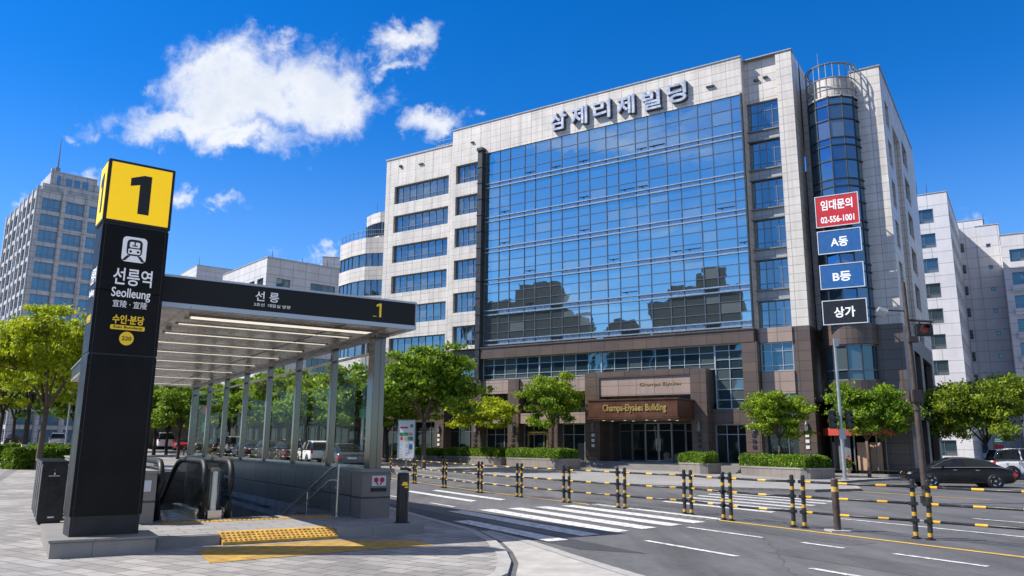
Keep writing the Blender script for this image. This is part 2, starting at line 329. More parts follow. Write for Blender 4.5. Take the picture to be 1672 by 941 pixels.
pm('car_red', (.35, .02, .03), .25, .1, .05); pm('car_blue', (.03, .06, .16), .25, .2, .05); pm('car_grey', (.12, .125, .13), .28, .5, .05)
pm('lens_dark', (.03, .035, .035), .2); pm('lens_red', (.35, .03, .015), .3); pm('chrome', (.75, .75, .76), .12, 1., .04); pm('tail_red', (.5, .01, .01), .25, emit=(1, .02, .01), es=.06); pm('headlight', (.75, .78, .8), .1, .3)
pm('grey_pole', (.42, .44, .46), .4, .6, .1); pm('rust_pole', (.075, .055, .048), .6, .2, .4, 3, .3)
pm('board_white', (.72, .74, .74), .45); pm('board_green', (.05, .28, .12), .5); pm('board_blue', (.04, .16, .42), .5); pm('awning_red', (.42, .05, .03), .7)
pm('board_tan', (.55, .35, .22), .6); pm('flower_red', (.6, .05, .05), .7); pm('cabinet_black', (.02, .02, .022), .3, .2, .25, 3)
banded('rail_paint', (.022, .022, .024), (.68, .39, .025), .8, .26, 0); banded('post_paint', (.025, .025, .027), (.6, .34, .025), .36, .2, 2, phase=-.15)
leafmat('leaf_yellow', (.09, .15, .005), (.3, .39, .01), (.56, .61, .03), .45)
leafmat('leaf_green', (.02, .06, .005), (.1, .215, .01), (.32, .45, .025), .38)
leafmat('leaf_mid', (.03, .085, .006), (.15, .28, .01), (.4, .5, .03), .42)
leafmat('leaf_dark', (.024, .062, .006), (.125, .215, .012), (.38, .45, .03), .4)
leafmat('leaf_hedge', (.035, .1, .008), (.11, .22, .014), (.25, .36, .03), .3)

# ------------------------------------------------------------------ mesh helpers
class MB:
    def __init__(s): s.v = []; s.f = []
    def add(s, vs, fs):
        o = len(s.v); s.v += [tuple(map(float, p)) for p in vs]; s.f += [[i + o for i in f] for f in fs]
    def box(s, x0, x1, y0, y1, z0, z1):
        s.add([(x0, y0, z0), (x1, y0, z0), (x1, y1, z0), (x0, y1, z0), (x0, y0, z1), (x1, y0, z1), (x1, y1, z1), (x0, y1, z1)],
              [(0, 3, 2, 1), (4, 5, 6, 7), (0, 1, 5, 4), (1, 2, 6, 5), (2, 3, 7, 6), (3, 0, 4, 7)]); return s
    def quad(s, *p): s.add(p, [tuple(range(len(p)))]); return s
    def prism(s, poly, z0, z1):
        n = len(poly)
        s.add([(x, y, z0) for x, y in poly] + [(x, y, z1) for x, y in poly],
              [tuple(reversed(range(n))), tuple(range(n, 2 * n))] + [(i, (i + 1) % n, n + (i + 1) % n, n + i) for i in range(n)]); return s
    def prism_y(s, poly, y0, y1):                                   # outline in x,z swept along y
        n = len(poly)
        s.add([(x, y0, z) for x, z in poly] + [(x, y1, z) for x, z in poly],
              [tuple(range(n)), tuple(reversed(range(n, 2 * n)))] + [(i, n + i, n + (i + 1) % n, (i + 1) % n) for i in range(n)]); return s
    def prism_x(s, poly, x0, x1):                                   # outline in y,z swept along x
        n = len(poly)
        s.add([(x0, y, z) for y, z in poly] + [(x1, y, z) for y, z in poly],
              [tuple(reversed(range(n))), tuple(range(n, 2 * n))] + [(i, (i + 1) % n, n + (i + 1) % n, n + i) for i in range(n)]); return s
    def tube(s, pts, rad, n=10, cap=True):
        pts = [Vector(p) for p in pts]; rings = []
        rad = rad if isinstance(rad, (list, tuple)) else [rad] * len(pts)
        for i, p in enumerate(pts):
            d = (pts[min(i + 1, len(pts) - 1)] - pts[max(i - 1, 0)]).normalized()
            a = d.orthogonal().normalized() if abs(d.z) > .99 else d.cross(Vector((0, 0, 1))).normalized()
            b = d.cross(a)
            rings.append([p + (a * math.cos(2 * math.pi * j / n) + b * math.sin(2 * math.pi * j / n)) * rad[i] for j in range(n)])
        s.loft(rings, cap); return s
    def loft(s, rings, cap=True):
        n = len(rings[0]); fs = []
        for i in range(len(rings) - 1):
            for j in range(n): fs.append((i * n + j, i * n + (j + 1) % n, (i + 1) * n + (j + 1) % n, (i + 1) * n + j))
        if cap: fs += [tuple(reversed(range(n))), tuple((len(rings) - 1) * n + j for j in range(n))]
        s.add([p for r in rings for p in r], fs); return s
    def cyl(s, x, y, r, z0, z1, n=20): s.tube([(x, y, z0), (x, y, z1)], r, n); return s
    def disc_y(s, x, z, r, y0, y1, n=24): s.tube([(x, y0, z), (x, y1, z)], r, n); return s
    def arc(s, cx, cy, r0, r1, a0, a1, z0, z1, n):                  # curved wall piece
        for i in range(n):
            b0, b1 = a0 + (a1 - a0) * i / n, a0 + (a1 - a0) * (i + 1) / n
            s.prism([(cx + r0 * math.cos(b0), cy + r0 * math.sin(b0)), (cx + r1 * math.cos(b0), cy + r1 * math.sin(b0)),
                     (cx + r1 * math.cos(b1), cy + r1 * math.sin(b1)), (cx + r0 * math.cos(b1), cy + r0 * math.sin(b1))], z0, z1)
        return s
    def wall(s, mf, p0, p1, q0, q1, ops, depth):
        """wall face with real openings (p0,p1,q0,q1) and their reveals; mf maps (p,q,inward) to x,y,z"""
        P = sorted({p0, p1, *[o[0] for o in ops], *[o[1] for o in ops]}); Q = sorted({q0, q1, *[o[2] for o in ops], *[o[3] for o in ops]})
        for i in range(len(P) - 1):
            for j in range(len(Q) - 1):
                a, b = (P[i] + P[i + 1]) / 2, (Q[j] + Q[j + 1]) / 2
                if not (p0 <= a <= p1 and q0 <= b <= q1) or any(o[0] < a < o[1] and o[2] < b < o[3] for o in ops): continue
                s.quad(mf(P[i], Q[j], 0), mf(P[i + 1], Q[j], 0), mf(P[i + 1], Q[j + 1], 0), mf(P[i], Q[j + 1], 0))
        for (a, b, c, d) in ops:
            for (e, g) in (((a, c), (b, c)), ((b, c), (b, d)), ((b, d), (a, d)), ((a, d), (a, c))):
                s.quad(mf(*e, 0), mf(*e, depth), mf(*g, depth), mf(*g, 0))
        return s
    def mesh(s, name, smooth=False, bevel=0., weld=False):
        me = bpy.data.meshes.new(name); me.from_pydata(s.v, [], s.f); me.update()
        if bevel or weld:
            bm = bmesh.new(); bm.from_mesh(me)
            if weld: bmesh.ops.remove_doubles(bm, verts=bm.verts, dist=1e-4)
            if bevel: bmesh.ops.bevel(bm, geom=[e for e in bm.edges if len(e.link_faces) == 2 and e.calc_face_angle(0) > .5], offset=bevel, segments=2, affect='EDGES', clamp_overlap=True)
            bm.to_mesh(me); bm.free()
        if smooth: me.shade_smooth()
        return me
    def each(s, name, mat, parent=None, per=8, **kw):               # every run of `per` corners becomes a part of its own
        out = []
        for i in range(0, len(s.v), per):
            c = MB(); c.v = s.v[i:i + per]; c.f = [[j - i for j in f] for f in s.f if i <= f[0] < i + per]; out.append(c.build(name, mat, parent, **kw))
        return out
    def build(s, name, mat, parent=None, smooth=False, bevel=0., weld=False, loc=None, rotz=0.):
        me = s.mesh(name, smooth, bevel, weld); me.materials.append(MATS[mat])
        return obj(name, me, parent, loc, rotz)
def obj(name, me, parent=None, loc=None, rotz=0.):
    o = bpy.data.objects.new(name, me); COL.objects.link(o)
    if parent is not None: o.parent = parent
    if loc is not None: o.location = loc
    if rotz: o.rotation_euler = (0, 0, rotz)
    return o
def tag(o, label=None, cat=None, group=None, kind=None):
    if label: o['label'] = label
    if cat: o['category'] = cat
    if group: o['group'] = group
    if kind: o['kind'] = kind
    return o
def thing(name, label, cat, loc=(0, 0, 0), rotz=0., group=None):
    o = bpy.data.objects.new(name, None); COL.objects.link(o); o.location = loc; o.rotation_euler = (0, 0, rotz); o.empty_display_size = .2
    return tag(o, label, cat, group)
def copy_tree(o, parent=None):
    c = o.copy(); COL.objects.link(c)
    if parent is not None: c.parent = parent
    for ch in o.children: copy_tree(ch, c)
    return c
def struct(o): return tag(o, kind='structure')
def smooth_by_angle(o, ang=40):
    o.data.shade_smooth()
    try: o.data.set_sharp_from_angle(angle=R(ang))
    except Exception: pass
    return o
def text_mesh(body, size, depth=.004, bold=0., align='CENTER', spacing=1.):
    cu = bpy.data.curves.new('t', 'FONT'); cu.body = body; cu.size = size; cu.extrude = depth; cu.offset = bold; cu.align_x = align; cu.align_y = 'CENTER'
    cu.space_character = spacing; cu.resolution_u = 4
    o = bpy.data.objects.new('t', cu); COL.objects.link(o)
    me = bpy.data.meshes.new_from_object(o.evaluated_get(bpy.context.evaluated_depsgraph_get()))
    bpy.data.objects.remove(o); bpy.data.curves.remove(cu)
    return me
def lettering(name, body, size, mat, parent, x, y, z, depth=.004, bold=0., width=None, height=None, rot=0., spacing=1.):
    """letters standing on a face that looks towards local -y (turned by rot)"""
    me = text_mesh(body, size, depth, bold, spacing=spacing); me.name = name; me.materials.clear(); me.materials.append(MATS[mat])
    co = np.zeros(len(me.vertices) * 3); me.vertices.foreach_get('co', co); co = co.reshape(-1, 3)
    if len(co):
        lo, hi = co.min(0), co.max(0); co[:, :2] -= ((lo + hi) / 2)[:2]
        if width: co[:, 0] *= width / (hi[0] - lo[0])
        if height: co[:, 1] *= height / (hi[1] - lo[1])
        me.vertices.foreach_set('co', co.ravel()); me.update()
    o = obj(name, me, parent, (x, y, z)); o.rotation_euler = (R(90), 0, rot)
    return o
def window_mesh(w_, h, cols, rows, fr=.06, bar=.04, dep=.07, _c={}):
    key = (round(w_, 3), round(h, 3), tuple(cols), tuple(rows), fr, bar)
    if key in _c: return _c[key]
    m = MB(); m.box(0, w_, -dep, .02, 0, fr).box(0, w_, -dep, .02, h - fr, h).box(0, fr, -dep, .02, fr, h - fr).box(w_ - fr, w_, -dep, .02, fr, h - fr)
    for c in cols: m.box(c * w_ - bar / 2, c * w_ + bar / 2, -dep * .8, .018, fr, h - fr)
    for r_ in rows: m.box(fr, w_ - fr, -dep * .6, .016, r_ * h - bar / 2, r_ * h + bar / 2)
    g = MB(); X = [0, *cols, 1]; Z = [0, *rows, 1]; rg = random.Random(len(_c) + 5)
    for i in range(len(X) - 1):
        for j in range(len(Z) - 1):
            e = rg.uniform(-.004, .004); e2 = rg.uniform(-.004, .004)
            g.quad((X[i] * w_, e, Z[j] * h), (X[i + 1] * w_, e2, Z[j] * h), (X[i + 1] * w_, e2, Z[j + 1] * h), (X[i] * w_, e, Z[j + 1] * h))
    _c[key] = (m.mesh('window'), g.mesh('pane')); return _c[key]
def window(parent, x, y, z, w_, h, cols, rows, glass='window_glass', frame='mullion_grey', rot=0., **kw):
    a, b = window_mesh(w_, h, cols, rows, **kw)
    f = bpy.data.objects.new('window', a.copy() if False else a)
    me = MESHMAT(a, frame); gm = MESHMAT(b, glass)
    f = obj('window', me, parent, (x, y, z), rot); obj('pane', gm, f)
    return f
_MM = {}
def MESHMAT(me, mat):
    k_ = (me.name, mat)
    if k_ not in _MM:
        c = me if not len(me.materials) else me.copy(); c.materials.clear(); c.materials.append(MATS[mat]); _MM[k_] = c
    return _MM[k_]
# ------------------------------------------------------------------ canopy frame (metres along the front, metres back)
CAN_O = (-5.65, 12.84); CAN_R = R(32.5)
ca, sa = math.cos(CAN_R), math.sin(CAN_R)
def CW(a, b): return (CAN_O[0] + a * ca - b * sa, CAN_O[1] + a * sa + b * ca)
PIT = (.35, 4.1, 2.9, 19.8)

# ------------------------------------------------------------------ ground sheets
def sheet(name, poly, dz, mat, hole=False, skirt=0.):
    bm = bmesh.new(); f = bm.faces.new([bm.verts.new((x, y, 0)) for x, y in poly])
    def cut(co, no): bmesh.ops.bisect_plane(bm, geom=bm.verts[:] + bm.edges[:] + bm.faces[:], plane_co=co, plane_no=no)
    for s in (22, 24, 26, 28, 30, 32, 34, 140): cut((-.5 * s, .866 * s, 0), (-.5, .866, 0))
    if hole:
        for a in PIT[:2]: cut((*CW(a, 0), 0), (ca, sa, 0))
        for b in PIT[2:]: cut((*CW(0, b), 0), (-sa, ca, 0))
        kill = []
        for g in bm.faces:
            c = g.calc_center_median(); dx, dy = c.x - CAN_O[0], c.y - CAN_O[1]
            a, b = dx * ca + dy * sa, -dx * sa + dy * ca
            if PIT[0] < a < PIT[1] and PIT[2] < b < PIT[3]: kill.append(g)
        bmesh.ops.delete(bm, geom=kill, context='FACES')
    for v in bm.verts: v.co.z = T(v.co.x, v.co.y) + dz
    if skirt:
        ed = [e for e in bm.edges if e.is_boundary]
        ex = bmesh.ops.extrude_edge_only(bm, edges=ed)
        for v in ex['geom']:
            if isinstance(v, bmesh.types.BMVert): v.co.z -= skirt
    bmesh.ops.recalc_face_normals(bm, faces=bm.faces)
    me = bpy.data.meshes.new(name); bm.to_mesh(me); bm.free(); me.materials.append(MATS[mat])
    return struct(obj(name, me))
def strip_st(name, s0, s1, t0, t1, dz, mat, k0=0., k1=0.):
    return sheet(name, [W(s0, t0), W(s1, t0), W(s1 + k1, t1), W(s0 + k0, t1)], dz, mat)
BIG = 900
sheet('ground', [(-BIG, -BIG), (BIG, -BIG), (BIG, BIG), (-BIG, BIG)], -.03, 'ground_paving', hole=True)
sheet('road', [W(-60, -60), W(7, -60), W(7, 2), W(11, 5.2), W(16, 6.6), W(400, 6.6), W(400, 20), W(40, 20), W(40, 140), W(-60, 140)], 0, 'asphalt')
SW = .035
KERB = [(9.37, 5.06), (10.29, 5.61), (11.4, 6.12), (12.61, 6.57), (14.42, 7.02), (16.5, 7.15), (20.8, 7.5), (140, 7.6), (330, 7.6)]
KB = [(5.8, -60), (5.9, -8), (6.3, -2), (7.2, 1.8), (8.3, 3.9)] + KERB
def offset_line(pts, d):
    out = []
    for i, p in enumerate(pts):
        a, b = pts[max(i - 1, 0)], pts[min(i + 1, len(pts) - 1)]
        vx, vy = b[0] - a[0], b[1] - a[1]; L = math.hypot(vx, vy); out.append((p[0] + vy / L * d, p[1] - vx / L * d))
    return out
inner = offset_line(KB, .18)
# near sidewalk of stone blocks, its kerb and the flush concrete apron outside it
inn = [p for p in offset_line(KB, -.22)]
side_in = inn if abs(inn[-1][1]) < abs(KB[-1][1]) else inner
sheet('sidewalk', [W(*p) for p in side_in] + [W(330, -14), W(40, -60)], SW, 'sidewalk_blocks', hole=True, skirt=.1)
kb = sheet('kerb', [W(*p) for p in KB] + [W(*p) for p in reversed(side_in)], SW + .006, 'kerb_stone', skirt=.12)
apr = [(4, 1.5), (6.3, 3.2), (8.2, 4.6)] + [(s, t + .12) for s, t in KERB[:5]] + [(14.3, 7.25), (12.3, 7.0), (10.56, 6.75), (8.74, 6.5), (5, 6.2), (2, 5)]
sheet('path', [W(*p) for p in apr], .005, 'concrete')
sheet('kerb', [W(14.3, 7.24), W(12.3, 6.98), W(10.56, 6.7), W(8.74, 6.45), W(5, 6.1), W(5, 6.32), W(8.74, 6.66), W(10.56, 6.9), W(12.3, 7.2), W(14.3, 7.34)], .012, 'kerb_stone')
strip_st('path', 5.9, 160, -2.85, -2.45, SW + .004, 'granite_strip')
strip_st('road', 11.2, 26, 7.38, 8.05, .004, 'asphalt_dark', -.9, 0)  # darker strip of road along the kerb
# plaza in front of the building
PL = [(250, 10.2), (110, 11.3), (82, 12.1), (51, 15.3), (33, 19.0), (28.3, 20.4), (24.5, 22.6), (21.6, 25), (21.4, 27.4), (23.4, 29.6), (26, 31), (27.5, 36), (28.5, 44), (29, 64), (120, 64), (250, 40)]
sheet('plaza', [W(*p) for p in PL], .1, 'plaza_blocks', skirt=.14)
pk = offset_line(PL[:14], .16)
sheet('kerb', [W(*p) for p in PL[:14]] + [W(*p) for p in reversed(pk)], .106, 'kerb_stone', skirt=.14)
sheet('sidewalk', [W(30, 66), W(200, 50), W(200, 140), W(30, 140)], .1, 'plaza_blocks', skirt=.14)

for (s0, s1, t0, t1) in ((6.0, 9.6, 9.9, 10.9), (9.6, 15.5, 12.0, 12.75), (13.5, 22, 14.6, 15.2)): strip_st('road', s0, s1, t0, t1, .003, 'asphalt_patch', .1, .2)
# painted markings
def zebra(cells, dz=.008, mat='paint_white'):
    for (s0, s1, t0, t1, k0, k1) in cells: strip_st('road_marking', s0, s1, t0, t1, dz, mat, k0, k1)
zebra([(12.3, 16.4, 7.45, 7.9, .05, .02)], .011)
zebra([(12.75 + .28 * i, 18.9 + .12 * i, 8.45 + .92 * i, 8.93 + .92 * i, .12, .05) for i in range(6)])
zebra([(15.2 + .42 * i, 19.6 + .6 * i, 15.9 + 1.0 * i, 16.3 + 1.0 * i, .2, .25) for i in range(6)], mat='paint_worn')
zebra([(21.8, 27.2, 10.5, 10.85, .3, .3), (22, 27.4, 11.6, 11.95, .3, .3)])
for (s0, s1, t) in ((9.45, 11.7, 9.12), (5.2, 8.1, 9.18), (7.1, 8.6, 11.66), (4.1, 6.1, 11.7), (11.15, 13.25, 11.42), (20.1, 21.8, 9.2), (24, 26, 9.2), (29, 31, 9.2), (9.4, 10.3, 11.5), (34, 37, 9.3), (42, 46, 9.3)):
    strip_st('road_marking', s0, s1, t - .06, t + .06, .008, 'paint_white')
strip_st('road_marking', -8, 120, 13.1, 13.24, .008, 'paint_yellow')
for (s0, s1, t) in ((4, 13.5, 16.2), (5, 12, 19.3), (26, 41, 16.0), (6, 12.5, 17.6)): strip_st('road_marking', s0, s1, t - .06, t + .06, .008, 'paint_white')
strip_st('road_marking', 16, 22, 26.8, 26.95, .008, 'paint_yellow')

# ================================================================== the office building
B0 = (17.76, 48.3, .1); BR = R(-33)
bld = thing('office_building', 'pale tiled office building with blue curtain wall and big raised letters along its roofline', 'building', B0, BR)
front = lambda y0: (lambda p, q, d: (p, y0 + d, q))
sideR = lambda x0: (lambda p, q, d: (x0 - d, p, q))
sideL = lambda x0: (lambda p, q, d: (x0 + d, p, q))
HEADS = [24.45 - 2.72 * i for i in range(6)]
def flat_roof(m, x0, x1, y0, y1, z, par=.0): m.quad((x0, y0, z), (x1, y0, z), (x1, y1, z), (x0, y1, z))
wl = MB()
LW = [(-33.7, -27.65, h - .4 - (1.65 if i == 0 else 1.55), h - .4) for i, h in enumerate(HEADS)]
wl.wall(front(0), -34.75, -27.0, 9, 26.7, LW, .3)
wl.quad((-34.75, 0, 9), (-34.75, 20, 9), (-34.75, 20, 26.7), (-34.75, 0, 26.7)); wl.box(-34.75, -27, 0.001, .35, 26.7, 26.78)
MW = [(-26.6, -24.3, h + .05 - 1.62, h + .05) for h in HEADS]
wl.wall(front(-.4), -27.0, -24.05, 9, 27.7, MW, .3)
wl.quad((-27, -.4, 9), (-27, 12, 9), (-27, 12, 27.7), (-27, -.4, 27.7))
wl.wall(front(-.4), -24.05, -2.5, 25.0, 27.7, [], .3)
wl.quad((-24.05, -.4, 25), (-2.5, -.4, 25), (-2.5, .5, 25), (-24.05, .5, 25)); wl.quad((-2.5, -.4, 9), (-2.5, .6, 9), (-2.5, .6, 27.7), (-2.5, -.4, 27.7))
RW = [(-2.45, -.3, h - 2.0, h) for h in HEADS]
wl.wall(front(.3), -2.5, -.3, 9, 27.5, [(a, b, max(9.0, c - .72), d) for a, b, c, d in RW], .25)
wl.wall(front(0), -.3, .72, 9, 27.5, [], .3); wl.quad((-.3, 0, 9), (-.3, .3, 9), (-.3, .3, 27.5), (-.3, 0, 27.5))
wl.quad((.72, 0, 0), (.72, 2, 0), (.72, 2, 27.5), (.72, 0, 27.5)); wl.quad((.72, 2.4, 25), (.72, 16, 25), (.72, 16, 27.5), (.72, 2.4, 27.5))
wl.quad((.72, 2.4, 9), (3.9, 2.4, 9), (3.9, 2.4, 25.6), (.72, 2.4, 25.6))
wl.wall(front(1.9), 3.9, 5.68, 9, 25.8, [], .3); wl.quad((3.9, 1.9, 9), (3.9, 2.4, 9), (3.9, 2.4, 25.8), (3.9, 1.9, 25.8)); wl.quad((3.9, 2.4, 25), (3.9, 3, 25), (3.9, 3, 25.8), (3.9, 2.4, 25.8))
SWN = []
for i, h in enumerate(HEADS):
    SWN += [(3.4, 5.0, h - 2.15, h - .35), (11.6, 14.6, h - 2.15, h - .35)]
wl.wall(sideR(5.68), 1.9, 6.4, 9, 25.8, SWN[0::2], .3)
wl.wall(sideR(5.68), 10.2, 19, 9, 25.8, SWN[1::2], .3)
wl.wall(sideR(5.68), 6.4, 10.2, 23.4, 25.8, [], .3)
wl.wall(sideR(4.2), 6.4, 10.2, 9, 23.4, [], .3)
for y in (6.4, 10.2): wl.quad((4.2, y, 9), (5.68, y, 9), (5.68, y, 23.4), (4.2, y, 23.4))
wl.quad((4.2, 6.4, 23.4), (5.68, 6.4, 23.4), (5.68, 10.2, 23.4), (4.2, 10.2, 23.4))
wl.quad((-34.75, 20, 0), (5.68, 20, 0), (5.68, 20, 25.8), (-34.75, 20, 25.8)); wl.quad((5.68, 19, 0), (5.68, 20, 0), (5.68, 20, 25.8), (5.68, 19, 25.8))
wl.build('wall', 'white_tile', bld)
rf = MB(); flat_roof(rf, -34.7, -27, .4, 20, 26.3); flat_roof(rf, -27, -2.5, 0, 20, 27.2); flat_roof(rf, -2.5, .7, .35, 20, 27.2); flat_roof(rf, .7, 5.66, 2.5, 20, 25.4)
roof = rf.build('roof', 'roof_grey', bld)
cp = MB(); cp.box(-27.05, -2.45, -.46, -.1, 27.7, 27.78); cp.box(-2.45, .78, -.06, .5, 27.5, 27.58); cp.box(3.86, 5.75, 1.84, 2.3, 25.8, 25.88); cp.box(5.4, 5.75, 2.3, 19, 25.8, 25.88); cp.box(-34.82, -27.06, -.06, 0.0, 26.66, 26.8)
cp.build('coping', 'spandrel', bld)
rr = MB()
rr.box(-32.4, -29.6, 2.0, 4.2, 26.3, 27.5)
rr.build('rooftop_unit', 'white_metal', roof)
rr = MB()
for z in (27.2, 27.6): rr.tube([(-29.6, .6, z), (-27.1, .6, z)], .025, 6)
for x in (-29.5, -28.7, -27.9, -27.2): rr.tube([(x, .6, 26.3), (x, .6, 27.6)], .025, 6)
rr.build('roof_railing', 'mullion_grey', roof)
for (a, b, c, d) in LW: window(bld, a, .3, c, b - a, d - c, [.125, .25, .375, .5, .625, .75, .875], [.3])
for (a, b, c, d) in MW: window(bld, a, -.1, c, b - a, d - c, [.28, .52, .76], [.3])
for (a, b, c, d) in RW: window(bld, a, .52, c, b - a, d - c, [.3, .52, .76], [.2, .68])
sp = MB(); lg = MB()
for (a, b, c, d) in RW[:-1]:
    sp.box(a, b, .42, .54, c - .7, c - .03); lg.box(a - .06, b + .0, .2, .52, c - .1, c - .02); lg.box(a - .06, b, .22, .52, c - .78, c - .72)
sp.each('spandrel_panel', 'spandrel', bld); lg.each('ledge', 'mullion_grey', bld)
for (a, b, c, d) in SWN: window(bld, 5.4, a, c, b - a, d - c, [.5] if b - a < 2 else [.25, .5, .75], [.28], rot=R(90))
# curtain wall
X0, X1 = -23.6, -2.6
xs = [X0]; i = 0
while xs[-1] < X1 - .6: xs.append(xs[-1] + (1.38 if i % 2 == 0 else .98)); i += 1
xs[-1] = X1
BT = [22.33, 19.48, 16.93, 14.40, 11.9, 9.54]; BH = .36
zs = [25.0]
for t in BT:
    top = zs[-1]; zs += [t + (top - t) * .66, t + (top - t) * .3, t, t - BH]
zs.append(8.98)
gl = MB(); rg = random.Random(3)
for i in range(len(xs) - 1):
    for j in range(len(zs) - 1):
        e = [rg.uniform(-.0018, .0018) for _ in range(3)]
        gl.quad((xs[i], -.3 + e[0], zs[j + 1]), (xs[i + 1], -.3 + e[1], zs[j + 1]), (xs[i + 1], -.3 + e[1] + e[2], zs[j]), (xs[i], -.3 + e[0] + e[2], zs[j]))
cw = gl.build('curtain_wall', 'curtain_glass', bld)
mu = MB()
for x in xs: mu.box(x - .02, x + .02, -.36, -.29, 8.98, 25)
for z in zs[1:-1]: mu.box(X0, X1, -.34, -.288, z - .018, z + .018)
mu.build('mullion', 'mullion_curtain', cw)
lb = MB()
for t in BT:
    lb.box(X0, X1, -.44, -.286, t - .045, t + .03); lb.box(X0, X1, -.44, -.286, t - BH - .03, t - BH + .04)
    for i in range(len(xs) - 1): lb.box(xs[i] + .05, xs[i + 1] - .05, -.325, -.305, t - BH + .05, t - .05) if (i * 7) % 5 else None
lb.build('floor_band', 'band_light', cw)
sl_ = MB()                                                          # opening lights, some ajar
for i in range(20):
    j = rg.randrange(len(xs) - 1); t = rg.choice(BT[:5]); x = xs[j]
    sl_.box(x + .12, xs[j + 1] - .1, -.37, -.30, t + .3, t + .34); sl_.box(x + .4, x + .48, -.41, -.30, t + .24, t + .33)
sl_.each('window_catch', 'mullion_dark', cw, per=16)
dk = MB(); dk.box(-24.05, -23.62, -.85, -.28, 6.5, 25.15); dk.box(-24.12, -23.55, -.95, -.28, 25.15, 25.4)
for z in np.arange(7.5, 25, 1.35): dk.box(-24.1, -23.58, -.89, -.3, z, z + .06)
dk.build('service_duct', 'dark_duct', bld)
dk = MB(); dk.box(-2.6, -2.502, -.62, .3, 8.9, 25.0); dk.build('corner_mullion', 'mullion_dark', bld)
# lettering
names = '삼제리제빌딩'
xc = [-11.97, -10.67, -9.3, -8.0, -6.55, -5.1]
def facade_point(x, y, yw=-.4):
    nn = np.array([-math.sin(BR), math.cos(BR), 0]); o = np.array(B0) + nn * yw; d = ray(x, y); p = CAMP + d * (((o - CAMP) @ nn) / (d @ nn)) - np.array(B0)
    return p[0] * math.cos(BR) + p[1] * math.sin(BR), p[2]
for ch, px, py in zip(names, (914, 948, 985, 1024, 1066, 1107), (199, 191, 181, 174, 165, 153)):
    fx, fz = facade_point(px, py)
    lettering('roof_letter', ch, 1.6, 'sign_letter', bld, fx, -.62, fz, depth=.1, bold=.035, width=1.42, height=1.5)
    lettering('roof_letter', ch, 1.6, 'letter_side', bld, fx + .05, -.47, fz - .05, depth=.06, bold=.035, width=1.42, height=1.5)
fx_ = MB()
for (px, py, a, b) in ((1160, 142, .55, .12), (1235, 132, .3, .16), (1250, 127, .3, .12), (688, 268, .5, .06), (655, 272, .25, .18), (772, 233, .3, .08)):
    fx, fz = facade_point(px, py, .3 if px > 1210 else (0 if px < 736 else -.4)); y = .3 if px > 1210 else (0 if px < 736 else -.4); fx_.box(fx - a / 2, fx + a / 2, y - .14, y - .003, fz - b / 2, fz + b / 2)
fx_.each('wall_bracket', 'dark_duct', bld)
# glazed corner drum
DX, DY, DR = 2.72, 2.0, 1.55
cz = [9.0, 9.5]; z = 9.5
while z < 23.6: cz += [min(z + .5, 23.8), min(z + 1.75, 23.8), min(z + 2.75, 23.8)]; z += 2.75
cz = sorted(set(round(v, 3) for v in cz if v <= 23.8)); NA = 6; A0, A1 = R(178), R(362)
dg = MB(); dm = MB()
for i in range(NA):
    b0, b1 = A0 + (A1 - A0) * i / NA, A0 + (A1 - A0) * (i + 1) / NA
    p, q = (DX + DR * math.cos(b0), DY + DR * math.sin(b0)), (DX + DR * math.cos(b1), DY + DR * math.sin(b1))
    for j in range(len(cz) - 1): dg.quad((*p, cz[j]), (*q, cz[j]), (*q, cz[j + 1]), (*p, cz[j + 1]))
for i in range(NA + 1):
    b = A0 + (A1 - A0) * i / NA; x, y = DX + (DR + .02) * math.cos(b), DY + (DR + .02) * math.sin(b); dm.tube([(x, y, 4.6), (x, y, 23.8)], .045, 6)
for zz in cz: dm.arc(DX, DY, DR - .05, DR + .07, A0, A1, zz - .04, zz + .04, NA)
drum = dg.build('glazed_drum', 'cylinder_glass', bld); dm.build('mullion', 'mullion_dark', drum)
cr = MB(); cr.arc(DX, DY, DR - .45, DR - .3, A0, A1, 23.8, 25.3, 20); cr.arc(DX, DY, 0.02, DR - .4, A0, A1, 25.1, 25.2, 20); cr.build('crown_band', 'white_tile', drum)
cr = MB(); cr.arc(DX, DY, DR - .35, DR + .05, A0, A1, 23.78, 23.86, 20); cr.build('drum_cap', 'white_tile', drum)
cr = MB()
for i in range(13):
    b = A0 + (A1 - A0) * i / 12; x, y = DX + 1.56 * math.cos(b), DY + 1.56 * math.sin(b); cr.tube([(x, y, 23.8), (x, y, 26.1)], .032, 6)
for zz, r_ in ((24.3, 1.57), (25.1, 1.57), (26.1, 1.57), (26.12, 1.4)): cr.tube([(DX + r_ * math.cos(R(10 * i)), DY + r_ * math.sin(R(10 * i)), zz) for i in range(37)], .04, 6)
cr.tube([(DX - .8, DY + .5, 25), (DX - .8, DY + .5, 28.0)], [.035, .012], 6)
cr.build('crown_railing', 'mullion_grey', drum)

